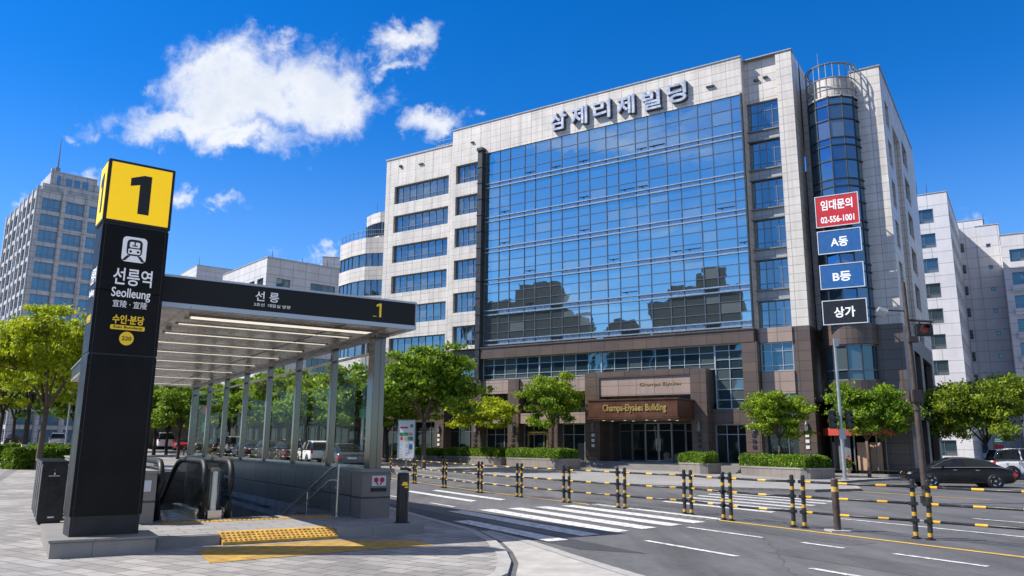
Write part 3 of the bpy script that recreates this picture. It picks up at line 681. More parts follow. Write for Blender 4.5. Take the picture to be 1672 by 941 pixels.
# ---- stone podium
pw = MB()
pw.wall(front(-.02), -34.75, -24.06, -.6, 9, [(-33.7, -27.65, 6.4, 8.0), (-33.9, -31.4, .3, 3.4), (-30.6, -28.2, .3, 3.4), (-26.6, -24.2, 6.4, 8.0), (-27.2, -24.3, .3, 5.2)], .35)
pw.quad((-34.75, -.02, -.6), (-34.75, 20, -.6), (-34.75, 20, 9), (-34.75, -.02, 9))
pw.box(-24.06, -2.5, -.75, -.15, 8.1, 8.97); pw.box(-24.06, -2.45, -.82, -.15, 8.9, 8.99)
for x0, x1, z1 in ((-27.9, -27.0, 6.45), (-24.3, -23.45, 6.45), (-21.0, -20.05, 6.45), (-17.5, -16.75, 5.4), (-3.3, -2.35, 8.1)): pw.box(x0, x1, -.72, .3, -.6, z1)
pw.box(-14.1, -13.0, -1.5, .3, -.3, 6.5); pw.box(-6.5, -5.45, -1.5, .3, -.3, 6.5); pw.box(-13.0, -6.5, -1.52, -.1, 6.15, 6.55)
pw.wall(front(-.003), -.3, .74, -.6, 9, [], .3); pw.quad((.74, 0, -.6), (.74, 2.4, -.6), (.74, 2.4, 9), (.74, 0, 9)); pw.quad((-.3, 0, -.6), (-.3, 1, -.6), (-.3, 1, 9), (-.3, 0, 9))
pw.box(3.88, 5.72, 1.86, 3.4, -.6, 9.0)
pw.wall(sideR(5.7), 3.4, 19, -.6, 9, [(4.4, 6.2, 5.6, 7.8), (7, 10.5, 5.2, 7.9), (4.2, 10.6, .3, 3.4), (12, 18, 5.2, 7.9), (12, 18, .3, 3.4)], .4)
pw.arc(DX, DY, DR - .2, DR + .1, A0, A1, 7.75, 9.02, 16); pw.arc(DX, DY, DR - .2, DR + .08, A0, A1, 4.55, 5.55, 16)
pod = pw.build('podium_wall', 'brown_granite', bld)
BAYS = ((-23.45, -21.0), (-20.05, -17.5), (-16.75, -14.1))
tn = MB()
for x0, x1 in BAYS: tn.box(x0, x1, -.5, -.1, 5.4, 6.43); tn.box(x0, x1, -.62, .1, 3.15, 3.9)
tn.box(-13.0, -6.5, -1.42, -.1, 4.9, 6.14); tn.box(-2.3, -.3, -.1, .5, 8.05, 9.0); tn.box(-2.3, -.3, -.1, .5, 4.85, 6.25); tn.box(-2.5, -2.3, .1, .5, -.3, 9)
tn.each('stone_panel', 'tan_granite', pod)
lt = MB(); lt.box(-5.45, -3.3, -.5, .2, 3.0, 3.95); lt.box(-27.2, -24.3, .1, .3, 3.4, 3.9); lt.each('stone_lintel', 'brown_granite', pod)
# podium glazing
def glazed(name, x0, x1, z0, z1, y, cols, rows, glass='podium_glass', frame='mullion_light', parent=bld, **kw):
    n = max(1, round((x1 - x0) / cols)); return window(parent, x0, y, z0, x1 - x0, z1 - z0, [i / n for i in range(1, n)], rows, glass, frame, **kw)
for x0, x1 in ((-23.6, -18.5), (-18.5, -13.4), (-13.4, -8.3), (-8.3, -5.2)): glazed('w', x0, x1, 6.5, 8.1, -.25, .95, [.24, .68], fr=.05)
glazed('w', -5.2, -3.3, 3.95, 8.1, -.26, .95, [.14, .3, .46, .62, .76, .9], fr=.05)
glazed('w', -2.3, -.3, 6.25, 8.05, .1, .7, [.2, .7]); glazed('w', -2.3, -.3, 3.0, 4.85, .25, 1.0, [.5])
glazed('w', -33.7, -27.65, 6.4, 8.0, .3, .85, [.3]); glazed('w', -26.6, -24.2, 6.4, 8.0, .3, .6, [.3])
for x0, x1 in BAYS: glazed('w', x0, x1, 3.9, 5.4, 0.1, 1.2, [], 'shop_glass', 'mullion_dark')
pg = MB(); pg2 = MB(); pn = MB()
for i in range(NA):
    b0, b1 = A0 + (A1 - A0) * i / NA, A0 + (A1 - A0) * (i + 1) / NA
    p, q = (DX + DR * .98 * math.cos(b0), DY + DR * .98 * math.sin(b0)), (DX + DR * .98 * math.cos(b1), DY + DR * .98 * math.sin(b1))
    for z0, z1 in ((5.55, 6.2), (6.2, 7.75)): pg.quad((*p, z0), (*q, z0), (*q, z1), (*p, z1))
    pg2.quad((*p, 3.0), (*q, 3.0), (*q, 4.55), (*p, 4.55))
for zz in (6.2, 5.6, 7.7, 3.9): pn.arc(DX, DY, DR - .06, DR + .04, A0, A1, zz - .035, zz + .035, NA)
dw = pg.build('drum_window', 'podium_glass', bld); pg2.build('drum_window', 'podium_glass', bld); pn.build('mullion', 'mullion_grey', dw)
# ground floor: dark interior, glazed shopfronts with doors
ig = MB(); ig.quad((-34, 3.5, -.3), (5, 3.5, -.3), (5, 3.5, 4.6), (-34, 3.5, 4.6)); ig.quad((-34, 0.2, 4.3), (5, .2, 4.3), (5, 4, 4.3), (-34, 4, 4.3)); ig.quad((-34, .0, .3), (5, 0, .3), (5, 4, .3), (-34, 4, .3))
ig.build('interior_wall', 'interior', bld)
for x0, x1 in ((-33.9, -31.4), (-30.6, -28.2)): glazed('w', x0, x1, .3, 3.4, .25, .8, [.74], 'shop_glass', 'mullion_grey')
glazed('w', -27.1, -24.2, .3, 3.4, .3, 1.0, [.74], 'shop_glass', 'mullion_grey')
for x0, x1 in BAYS: glazed('w', x0, x1, .35, 3.15, .15, .85, [.72], 'shop_glass', 'mullion_light')
glazed('w', -5.45, -3.3, .35, 3.0, .1, .85, [.76], 'shop_glass', 'mullion_light'); glazed('w', -2.3, -.3, .2, 3.0, .3, .7, [.76], 'shop_glass', 'mullion_grey')
df = MB(); df.box(-19.7, -18.0, 0.03, .12, 2.45, 2.58); df.box(-19.7, -19.62, .03, .12, .35, 2.5); df.box(-18.08, -18.0, .03, .12, .35, 2.5)
df.build('door_frame', 'gold', bld)
# entrance: recessed lobby doors, transom lights, marquee
en = MB(); en.box(-13.0, -6.5, .9, 1.1, 3.15, 4.4); en.quad((-13.0, -1.4, 4.42), (-6.5, -1.4, 4.42), (-6.5, 1.1, 4.42), (-13.0, 1.1, 4.42))
en.box(-13.01, -12.7, -.1, 1.1, .1, 4.4); en.box(-6.8, -6.49, -.1, 1.1, .1, 4.4)
en.build('entrance_recess', 'brown_granite', bld)
glazed('w', -13.0, -6.5, 4.45, 4.9, -1.0, .9, [], 'podium_glass', 'mullion_grey')
for k_ in range(6):
    x = -12.66 + .97 * k_; f_ = window(bld, x, .95, .6, .96, 2.56, [], [.78] if k_ in (0, 5) else [.8], 'shop_glass', 'mullion_grey' if k_ in (0, 1, 4, 5) else 'mullion_light'); f_.name = 'entrance_door'
    if k_ in (2, 3):
        hb = MB(); hx = x + (.84 if k_ == 2 else .12); hb.tube([(hx, .85, 1.3), (hx, .85, 2.1)], .02, 8); h_ = hb.build('handle', 'steel', None); h_.parent = f_; h_.location = (-x, -.95, -.6)
mq = MB(); mq.box(-12.42, -6.3, -4.3, -1.45, 3.34, 4.42); mqo = mq.build('marquee', 'copper', bld, bevel=.03)
mt = MB(); mt.box(-12.48, -6.24, -4.36, -1.45, 4.42, 4.52); mt.box(-12.48, -6.24, -4.36, -1.45, 3.26, 3.34); mt.build('marquee_trim', 'copper', mqo, bevel=.01)
ms = MB(); ms.box(-12.2, -6.5, -4.1, -1.6, 3.2, 3.26); ms.build('marquee_soffit', 'interior_warm', mqo)
ml = MB()
for x in (-11.6, -10.1, -8.6, -7.1):
    for y in (-3.7, -2.4): ml.cyl(x, y, .09, 3.185, 3.2, 10)
ml.each('downlight', 'lamp', mqo, per=20)
lettering('marquee_letters', 'Champs-Elysées Building', .6, 'gold', mqo, -9.2, -4.33, 3.9, depth=.02, bold=.012, width=4.3, height=.56)
lettering('stone_letters', 'Champs Elysées', .35, 'gold', bld, -8.6, -1.44, 5.6, depth=.012, width=2.9, height=.26)
# steps up to the entrance
stp = MB()
for i in range(5): stp.box(-14.6 - .12 * i, -3.0, -2.4 - .42 * i, 1.2, -.5, .6 - .115 * i)
stp.build('entrance_steps', 'plinth_granite', bld, bevel=.015)
st2 = MB()
for i in range(2): st2.box(-34.5, -14.6, -.9 - .4 * i, .4, -.5, .42 - .17 * i)
st2.build('plinth_steps', 'plinth_granite', bld)
st3 = MB(); st3.box(-2.6, 5.6, -.5, 1.9, -.5, .12); st3.build('plinth_steps', 'plinth_granite', bld)
# corner shop at the drum foot
aw = MB(); aw.arc(DX, DY, DR - .1, DR + .55, R(190), R(350), 2.55, 2.75, 14); aw.arc(DX, DY, DR + .5, DR + .56, R(190), R(350), 2.3, 2.75, 14); aw.build('shop_awning', 'awning_red', bld)
sf = MB()
for b in (190, 222, 270, 318, 350): sf.tube([(DX + DR * math.cos(R(b)), DY + DR * math.sin(R(b)), 0), (DX + DR * math.cos(R(b)), DY + DR * math.sin(R(b)), 3)], .05, 6)
sf.arc(DX, DY, DR - .05, DR, R(222), R(262), .12, 2.5, 6); sf.build('shopfront_frame', 'mullion_grey', bld)
ss = MB()
for b in (205, 290, 330): x, y = DX + 1.2 * math.cos(R(b)), DY + 1.2 * math.sin(R(b)); ss.box(x - .3, x + .3, y - .2, y + .2, .12, 1.9)
ss.each('shop_shelf', 'board_tan', bld)
# little fittings on the stone columns: wall lamps, number plates
for x in (-27.45, -23.9, -20.5, -13.5, -6.0, -2.8, .2):
    y = -1.5 if x in (-13.5, -6.0) else (-.003 if x > 0 else -.72)
    m = MB(); m.box(x - .09, x + .09, y - .14, y - .003, 2.55, 2.95); m.tube([(x, y - .1, 2.95), (x, y - .1, 3.15)], [.1, .03], 8); m.build('wall_lamp', 'mullion_grey', bld)
    m = MB()
    for z in (1.5, 1.85, 2.2): m.box(x - .11, x + .11, y - .05, y - .003, z, z + .2)
    m.build('column_plate', 'board_white' if x in (-27.45, .2, -13.5) else 'dark_duct', bld)

# ---- banners on the corner drum (hung, so things of their own)
def banner(label, lines, mat, ctr, z0, z1, size):
    t = thing('banner_sign', label, 'sign', (0, 0, 0))
    nrm = np.array([-math.sin(BR), math.cos(BR)])
    lx, ly = 2.78, .36
    t.location = (B0[0] + lx * math.cos(BR) - ly * math.sin(BR), B0[1] + lx * math.sin(BR) + ly * math.cos(BR), B0[2] - .6); t.rotation_euler = (0, 0, BR + R(3))
    m = MB(); m.box(-1.22, 1.22, -.05, 0, z0, z1); m.build('panel', mat, t)
    f = MB(); f.box(-1.27, 1.27, -.07, .02, z1, z1 + .05).box(-1.27, 1.27, -.07, .02, z0 - .05, z0).box(-1.27, -1.22, -.07, .02, z0, z1).box(1.22, 1.27, -.07, .02, z0, z1).build('frame', 'white_metal', t)
    n = len(lines)
    for (txt, zc, wd, ht) in lines: lettering('lettering', txt, .7, 'print_white', t, 0, -.056, zc, depth=.003, bold=.018, width=wd, height=ht)
    s = MB()
    for x in (-1, 1):
        for z in (z0 + .2, z1 - .2): s.box(x - .03, x + .03, .02, .35, z - .03, z + .03)
    s.each('bracket', 'mullion_dark', t)
banner('red banner with a phone number, topmost on the glazed corner drum', [('임대문의', 17.14, 1.85, .66), ('02-556-1001', 16.2, 1.95, .42)], 'sign_red', 0, 15.78, 17.72, 1)
banner('blue banner reading A동, just under the red one', [('A동', 14.72, 1.0, .62)], 'sign_blue', 0, 14.05, 15.45, 1)
banner('blue banner reading B등, between the A동 banner and the black one', [('B등', 12.52, 1.05, .62)], 'sign_blue', 0, 11.82, 13.28, 1)
banner('black banner with white lettering, lowest on the glazed corner drum', [('상가', 10.3, 1.2, .66)], 'sign_dark', 0, 9.6, 11.02, 1)

# ================================================================== subway entrance
ent = thing('subway_entrance', 'subway entrance with dark fascia, steel ceiling and glazed granite parapet beside the tall sign', 'entrance', (*CAN_O, 0), CAN_R)
def ent_part(m, name, mat, parent=None, **kw): return m.build(name, mat, parent or ent, **kw)
PT = .2
m = MB()
m.box(-.06, 1.05, -.1, .02, -.2, PT - .01).box(3.02, 4.72, -.1, .02, -.2, PT - .01)
m.each('kerb_face', 'plinth_granite', ent, bevel=.012)
m = MB(); m.box(-.06, 4.72, .3, 2.9, -.2, PT); m.box(-.06, 1.05, .022, .3, -.2, PT - .002); m.box(3.02, 4.72, .022, .3, -.2, PT - .002); m.box(4.1, 4.72, 2.9, 21.2, -.2, PT); m.box(-.06, .35, 2.9, 21.2, -.2, PT); m.box(.35, 4.1, 19.8, 21.2, -.2, PT)
ent_part(m, 'platform', 'entrance_tiles')
m = MB(); m.prism_x([(-.22, .04), (.3, .04), (.3, PT + .004), (.12, PT + .004), (-.22, .085)], 1.06, 3.01)
ramp = ent_part(m, 'ramp', 'tactile')
m = MB()
for i in range(24):
    for j in range(4):
        x, y = 1.11 + i * .0805, -.17 + j * .085; z = .085 + (y + .22) / .34 * (PT + .004 - .085)
        rings = [[(x + r_ * math.cos(a_), y + r_ * math.sin(a_), z + h_) for a_ in np.arange(8) * math.pi / 4] for r_, h_ in ((.03, -.006), (.026, .012), (.013, .018))]
        m.loft(rings)
ent_part(m, 'stud', 'tactile', ramp)
m = MB(); m.box(.6, 3.6, 1.55, 1.85, PT, PT + .006); m.box(1.2, 3.3, .9, 1.0, PT, PT + .003)
m = MB(); m.box(.5, 3.75, 2.05, 2.36, PT, PT + .007)
for i in range(38):
    for j in range(3):
        x, y = .56 + i * .085, 2.1 + j * .1; m.loft([[(x + r_ * math.cos(a_), y + r_ * math.sin(a_), PT + h_) for a_ in np.arange(6) * math.pi / 3] for r_, h_ in ((.03, .006), (.02, .017))])
ent_part(m, 'tactile_strip', 'tactile')
# granite parapets
WT = 1.1
m = MB(); m.box(4.06, 4.68, 1.4, 1.95, PT - .01, WT); m.box(4.12, 4.66, 1.951, 21, -3.4, WT - .002); m.box(-.02, .35, 2.1, 21, -3.4, WT)
m.box(.351, 4.119, 19.85, 20.2, -3.4, .55)
gw = ent_part(m, 'parapet_wall', 'grey_granite')
m = MB(); m.box(4.0, 4.74, 1.34, 2.0, WT + .001, WT + .07).box(4.06, 4.72, 2.0, 21.05, WT + .001, WT + .05).box(-.06, .39, 2.05, 21.05, WT + .001, WT + .05); ent_part(m, 'coping', 'plinth_granite', gw, bevel=.008)
m = MB(); m.box(4.27, 4.57, 1.385, 1.399, .83, 1.03); ent_part(m, 'pictogram_plate', 'board_white', gw)
m = MB()
for sx in (-1, 1):
    m.disc_y(4.42 + sx * .065, .95, .05, 1.376, 1.384, 14)
    m.tube([(4.42 + sx * .02, 1.38, .85), (4.42 + sx * .08, 1.38, .93)], .012, 6)
ent_part(m, 'pictogram', 'sign_red', gw)
m = MB(); m.box(4.25, 4.59, 1.383, 1.399, .72, .79); ent_part(m, 'caption_plate', 'print_black', gw)
m = MB(); m.box(-.021, -.019, 2.3, 2.5, .7, .95); m.box(.08, .26, 2.085, 2.099, .78, .98); ent_part(m, 'pictogram_plate', 'board_white', gw)
m = MB(); m.box(4.105, 4.119, 2.6, 2.68, .82, .98); m.box(4.105, 4.119, 18.6, 18.75, .82, .97); ent_part(m, 'call_plate', 'steel', gw)
# stairs and pit
m = MB()
for i in range(26):
    y0 = 3.1 + i * .3; z1 = PT - .02 - .155 * (i + 1)
    m.box(1.85, 4.115, y0, y0 + .32, z1 - .3, z1)
m.box(.351, 4.115, 10.9, 19.84, -4.3, -4.0); m.box(.351, 1.84, 2.95, 11, -4.2, -4.1)
ent_part(m, 'stair', 'plinth_granite')
# stainless posts on the parapet
PY = [1.62, 4.2, 6.9, 9.6, 12.3, 15.0, 17.7, 20.4]
ZR = 3.92
for i, y in enumerate(PY):
    m = MB(); hw = .13 if i in (0, 7) else .075; d = .3 if i == 0 else .16
    m.box(4.36 - hw, 4.36 + hw, y - d / 2, y + d / 2, WT + .05, ZR); 
    if i == 0: m.box(4.37, 4.385, y - d / 2 - .012, y + d / 2 + .012, WT + .05, ZR)
    ent_part(m, 'post', 'brushed_bronze_steel', bevel=.01)
    m = MB(); m.box(.17 - .085, .17 + .085, y + .9 - .08, y + .9 + .08, WT + .05, ZR)
    if 3.0 < y < 20: ent_part(m, 'post', 'brushed_bronze_steel', bevel=.01)
for i in range(7):
    m = MB(); y0, y1 = PY[i] + .15, PY[i + 1] - .09; m.box(4.37, 4.382, y0, y1, WT + .12, 3.55); ent_part(m, 'glass_pane', 'clear_glass')
    m = MB(); m.box(4.33, 4.42, y0, y1, WT + .06, WT + .12).box(4.35, 4.41, y0, y1, 3.55, 3.6); m.each('glass_rail', 'steel', ent)
for i in range(1, 7):
    m = MB(); m.box(.16, .172, PY[i] + 1, PY[i + 1] + .8, WT + .12, 3.55); ent_part(m, 'glass_pane', 'clear_glass')
# roof
CX0, CX1, CY0, CY1 = -.15, 4.56, .25, 21.2
m = MB(); m.box(CX0 + .03, CX1 - .03, CY0 + .03, CY1, 4.02, 4.4); rfo = ent_part(m, 'roof', 'fascia_dark')
m = MB(); m.box(CX0, CX1, CY0, CY0 + .028, 3.985, 4.42)
fas = ent_part(m, 'fascia', 'fascia_dark', rfo)
m = MB(); m.box(CX1 - .028, CX1 + .002, CY0 + .03, CY1, 3.985, 4.42); ent_part(m, 'fascia', 'fascia_dark', rfo)
m = MB(); m.box(CX0 - .02, CX1 + .03, CY0 - .02, CY1, 4.421, 4.46); m.box(CX0 - .01, CX1 + .03, CY0 - .012, CY0 + .12, 3.9, 3.984); m.box(CX1 - .1, CX1 + .03, CY0 + .12, CY1, 3.9, 3.984); m.box(CX1 + .002, CX1 + .025, CY0 - .012, CY0 + .02, 3.984, 4.421)
ent_part(m, 'roof_trim', 'mullion_light', rfo, bevel=.006)
m = MB(); y = CY0 + .125; k_ = 0
while y < CY1 - .5:
    for x0, x1 in ((CX0, .28), (.29, 2.2), (2.21, 4.05), (4.06, CX1 - .11)): m.box(x0, x1, y, y + 1.19, 3.93 + rng.uniform(0, .004), 4.0)
    y += 1.2
cel = ent_part(m, 'ceiling', 'ceiling_panel', rfo)
m = MB()
for y in (1.05,): m.box(.55, 4.0, y, y + .34, 3.9, 3.929)
LY = (2.2, 3.7, 5.4, 7.4, 9.8, 12.6, 15.8, 19.2)
for y in LY: m.box(.5, 3.95, y + .02, y + .075, 3.905, 3.929)
m.each('lamp', 'lamp', rfo)
m = MB()
for y in LY:
    m.box(.44, 4.0, y - .022, y - .004, 3.915, 3.93); m.box(.44, 4.0, y + .104, y + .122, 3.915, 3.93)
m.box(.45, 4.1, .98, 1.04, 3.895, 3.929).box(.45, 4.1, 1.4, 1.46, 3.895, 3.929)
for k_ in range(6): m.cyl(.42 + .0 * k_, 2.9 + k_ * 3.1, .06, 3.86, 3.93, 10)
m.box(3.2, 3.24, .5, 21, 3.91, 3.93); m.box(4.24, 4.48, 1.3, 21, 3.86, 3.93)
ent_part(m, 'lamp_trim', 'steel_dark', rfo)
lettering('lettering', '선 릉', .3, 'print_white', fas, 1.62, CY0 - .002, 4.25, bold=.002, width=.42, height=.18)
lettering('lettering', '2호선  대합실 방향', .1, 'print_white', fas, 1.72, CY0 - .002, 4.095, width=.66, height=.06, depth=.002)
m = MB(); m.prism_y([(3.78 + x * .42, 4.22 + z * .42) for x, z in [(.03, -.32), (.13, -.32), (.13, .32), (.03, .32), (-.12, .25), (-.12, .16), (.03, .2)]], CY0 - .006, CY0 - .001); m.build('number', 'print_yellow', fas)
m = MB(); m.box(3.66, 3.74, CY0 - .005, CY0, 4.09, 4.1); ent_part(m, 'underline', 'print_yellow', fas)
# handrails on the stair
def handrail(x, y0, label):
    t = thing('stair_handrail', label, 'handrail', (*CW(0, 0), 0), CAN_R)
    sl = .36
    m = MB(); m.tube([(x, y0 - .03, 1.16), (x, y0 + .1, 1.2), (x, y0 + .35, 1.17), (x, y0 + 7.5, 1.17 - 7.15 * sl)], .03, 10); m.build('rail', 'steel', t, smooth=True)
    m = MB(); m.tube([(x, y0, .92), (x, y0 + .5, .9), (x, y0 + 7.5, .9 - 7.0 * sl)], .022, 10); m.build('rail', 'steel', t, smooth=True)
    m = MB(); m.tube([(x, y0, PT), (x, y0, 1.24)], .034, 12); m.cyl(x, y0, .06, PT, PT + .02, 14); m.build('post', 'steel', t)
    for k_ in range(1, 4):
        y = y0 + .2 + k_ * 1.7; m = MB(); m.tube([(x, y, -.1 - .45 * (y - y0)), (x, y, 1.15 - sl * (y - y0 - .35))], .02, 8); m.build('post', 'steel', t)
    for k_ in range(3):
        y = y0 + .9 + k_ * 1.9; z = .9 - sl * (y - y0 - .5); m = MB(); m.tube([(x, y, z), (4.13, y, z - .03)], .014, 6); m.cyl(4.12, y, .03, z - .06, z, 8); m.build('wall_bracket', 'steel', t)
handrail(3.82, 2.1, 'steel stair handrail by the granite parapet under the canopy')
# escalator
esc = thing('escalator', 'escalator with glass sides and black handrails under the canopy', 'escalator', (*CW(0, 0), 0), CAN_R)
SL = math.tan(R(30))
def side_profile(y0, top, n=9):
    r_ = .36; pts = [(y0 + .12, PT + .03), (y0 + .06, PT + .25), (y0 + .0, top - r_ - .12)]
    pts += [(y0 + r_ + r_ * math.cos(a_), top - r_ + r_ * math.sin(a_)) for a_ in np.linspace(math.pi, math.pi / 2, n)]
    pts += [(y0 + 2.4, top), (y0 + 2.9, top - .08), (y0 + 3.3, top - .24), (y0 + 9.3, top - .24 - 6 * SL)]
    return pts
for x, g in ((.5, 'escalator_glass'), (1.3, 'escalator_glass'), (1.8, 'escalator_glass')):
    pr = side_profile(2.62, 1.3)
    m = MB(); low = [(9.3 + 2.62, 1.3 - .24 - 6 * SL - .9), (5.6, PT + .12), (2.75, PT + .12)]
    m.prism_x([(y, z - .04) for y, z in pr] + low, x - .008, x + .008); m.build('glass_side', g, esc)
    m = MB(); m.tube([(x, y, z) for y, z in pr], .06, 8); m.build('handrail', 'rubber', esc, smooth=True)
    m = MB(); m.prism_x([(2.78, PT), (2.76, .3), (2.9, .38), (3.1, .36), (5.4, .34), (11.9, .3 - 6.5 * SL), (11.9, -4.3), (5.4, PT - .3), (3.2, PT - .02)], x - .1, x + .1); m.build('skirt', 'steel', esc, bevel=.015)
m = MB()
m.box(.62, 1.18, 2.5, 5.2, PT, PT + .012)
for i in range(16): y = 5.2 + i * .4; z = PT - .1 - i * .4 * SL; m.box(.62, 1.18, y, y + .42, z - .25, z)
m.build('step', 'steel_dark', esc)
m = MB()
m.tube([(1.55, 3.0, .2), (1.55, 3.0, 1.1), (1.55, 3.0, 1.17)], [.17, .17, .1], 20); m.box(1.42, 1.68, 3.0, 5.2, PT, .95)
m.box(1.42, 1.68, 2.7, 3.4, PT, .36)
dh = m.build('drive_housing', 'steel', esc); smooth_by_angle(dh)
m = MB(); m.tube([(.36, 2.85, PT), (.36, 2.85, 1.0), (.36, 2.85, 1.06)], [.1, .1, .05], 16); smooth_by_angle(m.build('drive_housing', 'steel', esc))
# bollard
p = CW(4.46, .32)
bo = thing('bollard', 'stout black bollard with a small yellow emblem on the platform corner', 'bollard', (*p, PT), CAN_R)
m = MB(); m.cyl(0, 0, .115, .02, .88, 24); m.tube([(0, 0, .88), (0, 0, .92), (0, 0, .935)], [.115, .1, .05], 24); smooth_by_angle(m.build('body', 'cabinet_black', bo)); m = MB(); m.cyl(0, 0, .15, 0, .02, 24); m.build('base_plate', 'black_paint', bo)
m = MB(); m.arc(0, 0, .112, .118, R(232), R(300), .69, .72, 8); m.arc(0, 0, .112, .118, R(242), R(288), .72, .755, 8); m.arc(0, 0, .112, .118, R(262), R(300), .645, .67, 6); m.build('emblem', 'print_yellow', bo)
# tactile paving on the footway
sheet('tactile_paving', [(-4.77, 12.5), (-4.11, 11.28), (-2.57, 12.54), (-1.24, 13.47), (-1.63, 14.05), (-3.05, 13.95), (-4.67, 12.95)], SW + .006, 'tactile_tiles')

# ================================================================== sign pylon
PR = R(36.5); PO = (-6.47, 11.95)
pb = thing('sign_plinth', 'grey granite plinth under the tall black station sign', 'plinth', (*PO, 0), CAN_R)
m = MB(); m.box(-.22, 1.16, -.32, 2.4, -.1, .25); smooth_by_angle(m.build('body', 'plinth_granite', pb, bevel=.012)); m = MB(); m.box(-.25, 1.19, -.35, 2.43, .251, .285); m.build('top_slab', 'plinth_granite', pb, bevel=.008)
py = thing('station_sign', 'tall black station sign with a yellow number 1 box on top', 'sign', (*PO, .285), PR)
PW, PD = .985, .62; py.scale = (1, 1, 1.024)
m = MB(); m.box(0, PW, 0, PD, .28, 2.63); m.build('lower_panel', 'black_panel', py, bevel=.008)
m = MB(); m.box(.012, PW - .012, .012, PD - .012, 2.63, 2.66); m.box(.02, PW - .02, .02, PD - .02, 0, .28); m.box(.012, PW - .012, .012, PD - .012, 4.66, 4.69); m.each('seam', 'black_trim', py)
m = MB(); m.box(0.001, PW - .001, 0.001, PD - .001, 2.66, 3.62); m.box(0.001, PW - .001, 0.001, PD - .001, 3.628, 4.66); body = m.build('upper_panel', 'black_panel', py, bevel=.008)
m = MB(); m.box(-.012, PW + .012, -.012, PD + .012, 4.69, 5.71); cap = m.build('number_box', 'black_trim', py, bevel=.01)
m = MB(); m.box(.035, PW - .035, -.02, -.0125, 4.735, 5.665); m.build('light_panel', 'sign_yellow', cap)
m = MB(); m.box(-.02, -.0125, .035, PD - .035, 4.735, 5.665); m.build('light_panel', 'sign_yellow', cap)
m = MB(); m.box(.05, PW - .05, -.0124, -.01, 4.75, 5.65); 
ONE = [(-.02, -.32), (.15, -.32), (.15, .32), (.035, .32), (-.16, .245), (-.16, .115), (-.02, .155)]
m = MB(); m.prism_y([(PW / 2 + x, 5.2 + z) for x, z in ONE], -.026, -.0201); m.build('number', 'print_black', cap)
m = MB(); m.prism_x([(PD / 2 - x * .8, 5.2 + z) for x, z in ONE], -.026, -.0201); m.build('number', 'print_black', cap)
def rrect(x0, x1, z0, z1, r_, n=5):
    return [(cx + r_ * math.cos(a_), cz_ + r_ * math.sin(a_)) for cx, cz_, b0 in ((x1 - r_, z1 - r_, 0), (x0 + r_, z1 - r_, 90), (x0 + r_, z0 + r_, 180), (x1 - r_, z0 + r_, 270)) for a_ in np.radians(np.linspace(b0, b0 + 90, n))]
XC = PW / 2
m = MB(); m.box(.045, .051, -.0025, .002, 0.0, 4.66); m.box(PW - .051, PW - .045, -.0025, .002, 0.0, 4.66); m.each('seam', 'seam_grey', py)
m = MB()
for z in (.14, .4, 1.5, 2.5, 2.78, 3.5): m.disc_y(.024, z, .008, -.004, .001, 8); m.disc_y(PW - .024, z, .008, -.004, .001, 8)
m.each('screw', 'seam_grey', py, per=16)
m = MB(); m.prism_y(rrect(XC - .18, XC + .18, 4.1, 4.5, .06), -.004, 0.0); ic = m.build('train_symbol', 'print_white', body)
m = MB(); m.prism_y(rrect(XC - .115, XC + .115, 4.2, 4.46, .06), -.007, -.0045)
m.prism_y([(XC - .1, 4.2), (XC - .05, 4.2), (XC - .12, 4.115), (XC - .17, 4.115)], -.007, -.0045); m.prism_y([(XC + .05, 4.2), (XC + .1, 4.2), (XC + .17, 4.115), (XC + .12, 4.115)], -.007, -.0045)
m.build('train_outline', 'print_black', ic)
m = MB(); m.prism_y(rrect(XC - .075, XC + .075, 4.33, 4.42, .02), -.01, -.0075); m.prism_y(rrect(XC - .09, XC + .09, 4.225, 4.31, .02), -.01, -.0075); m.build('train_window', 'print_white', ic)
m = MB(); m.disc_y(XC - .055, 4.265, .02, -.012, -.0105, 12); m.disc_y(XC + .055, 4.265, .02, -.012, -.0105, 12); m.each('train_light', 'print_black', ic, per=24)
m = MB(); m.prism_y([(XC - .04, 4.35), (XC + .04, 4.35), (XC + .04, 4.368), (XC + .01, 4.368), (XC + .01, 4.42), (XC - .01, 4.42), (XC - .01, 4.368), (XC - .04, 4.368)], -.012, -.0105); m.build('window_bar', 'print_black', ic)
lettering('lettering', '선릉역', .34, 'print_white', body, XC + .02, -.001, 3.86, bold=.004, width=.57, height=.27)
lettering('lettering', 'Seolleung', .2, 'print_white', body, XC + .02, -.001, 3.585, bold=.002, width=.57, height=.19)
lettering('lettering', '宣陵 · 宣陵', .13, 'print_white', body, XC + .02, -.001, 3.43, width=.5, height=.11)
lettering('lettering', '수인·분당', .16, 'print_yellow', body, XC + .02, -.001, 3.19, bold=.004, width=.46, height=.14)
m = MB(); m.prism_y(rrect(XC - .23, XC + .27, 3.03, 3.1, .02), -.004, 0); yb = m.build('line_bar', 'print_yellow', body)
lettering('lettering', 'Suin Bundang', .08, 'print_black', yb, XC + .02, -.0055, 3.065, bold=.001, width=.42, height=.05)
m = MB(); m.disc_y(XC + .02, 2.9, .105, -.004, 0, 24); yb = m.build('line_badge', 'print_yellow', body); lettering('lettering', '220', .08, 'print_black', yb, XC + .02, -.0055, 2.9, bold=.001, width=.14, height=.06)
lettering('lettering', 'Seolleung', .2, 'print_white', body, -.001, PD / 2, 3.585, bold=.002, width=.42, height=.14, rot=R(-90)); lettering('lettering', '선릉역', .34, 'print_white', body, -.001, PD / 2, 3.86, bold=.004, width=.44, height=.24, rot=R(-90))
lettering('lettering', '수인·분당', .16, 'print_yellow', body, -.001, PD / 2, 3.19, bold=.003, width=.36, height=.12, rot=R(-90))

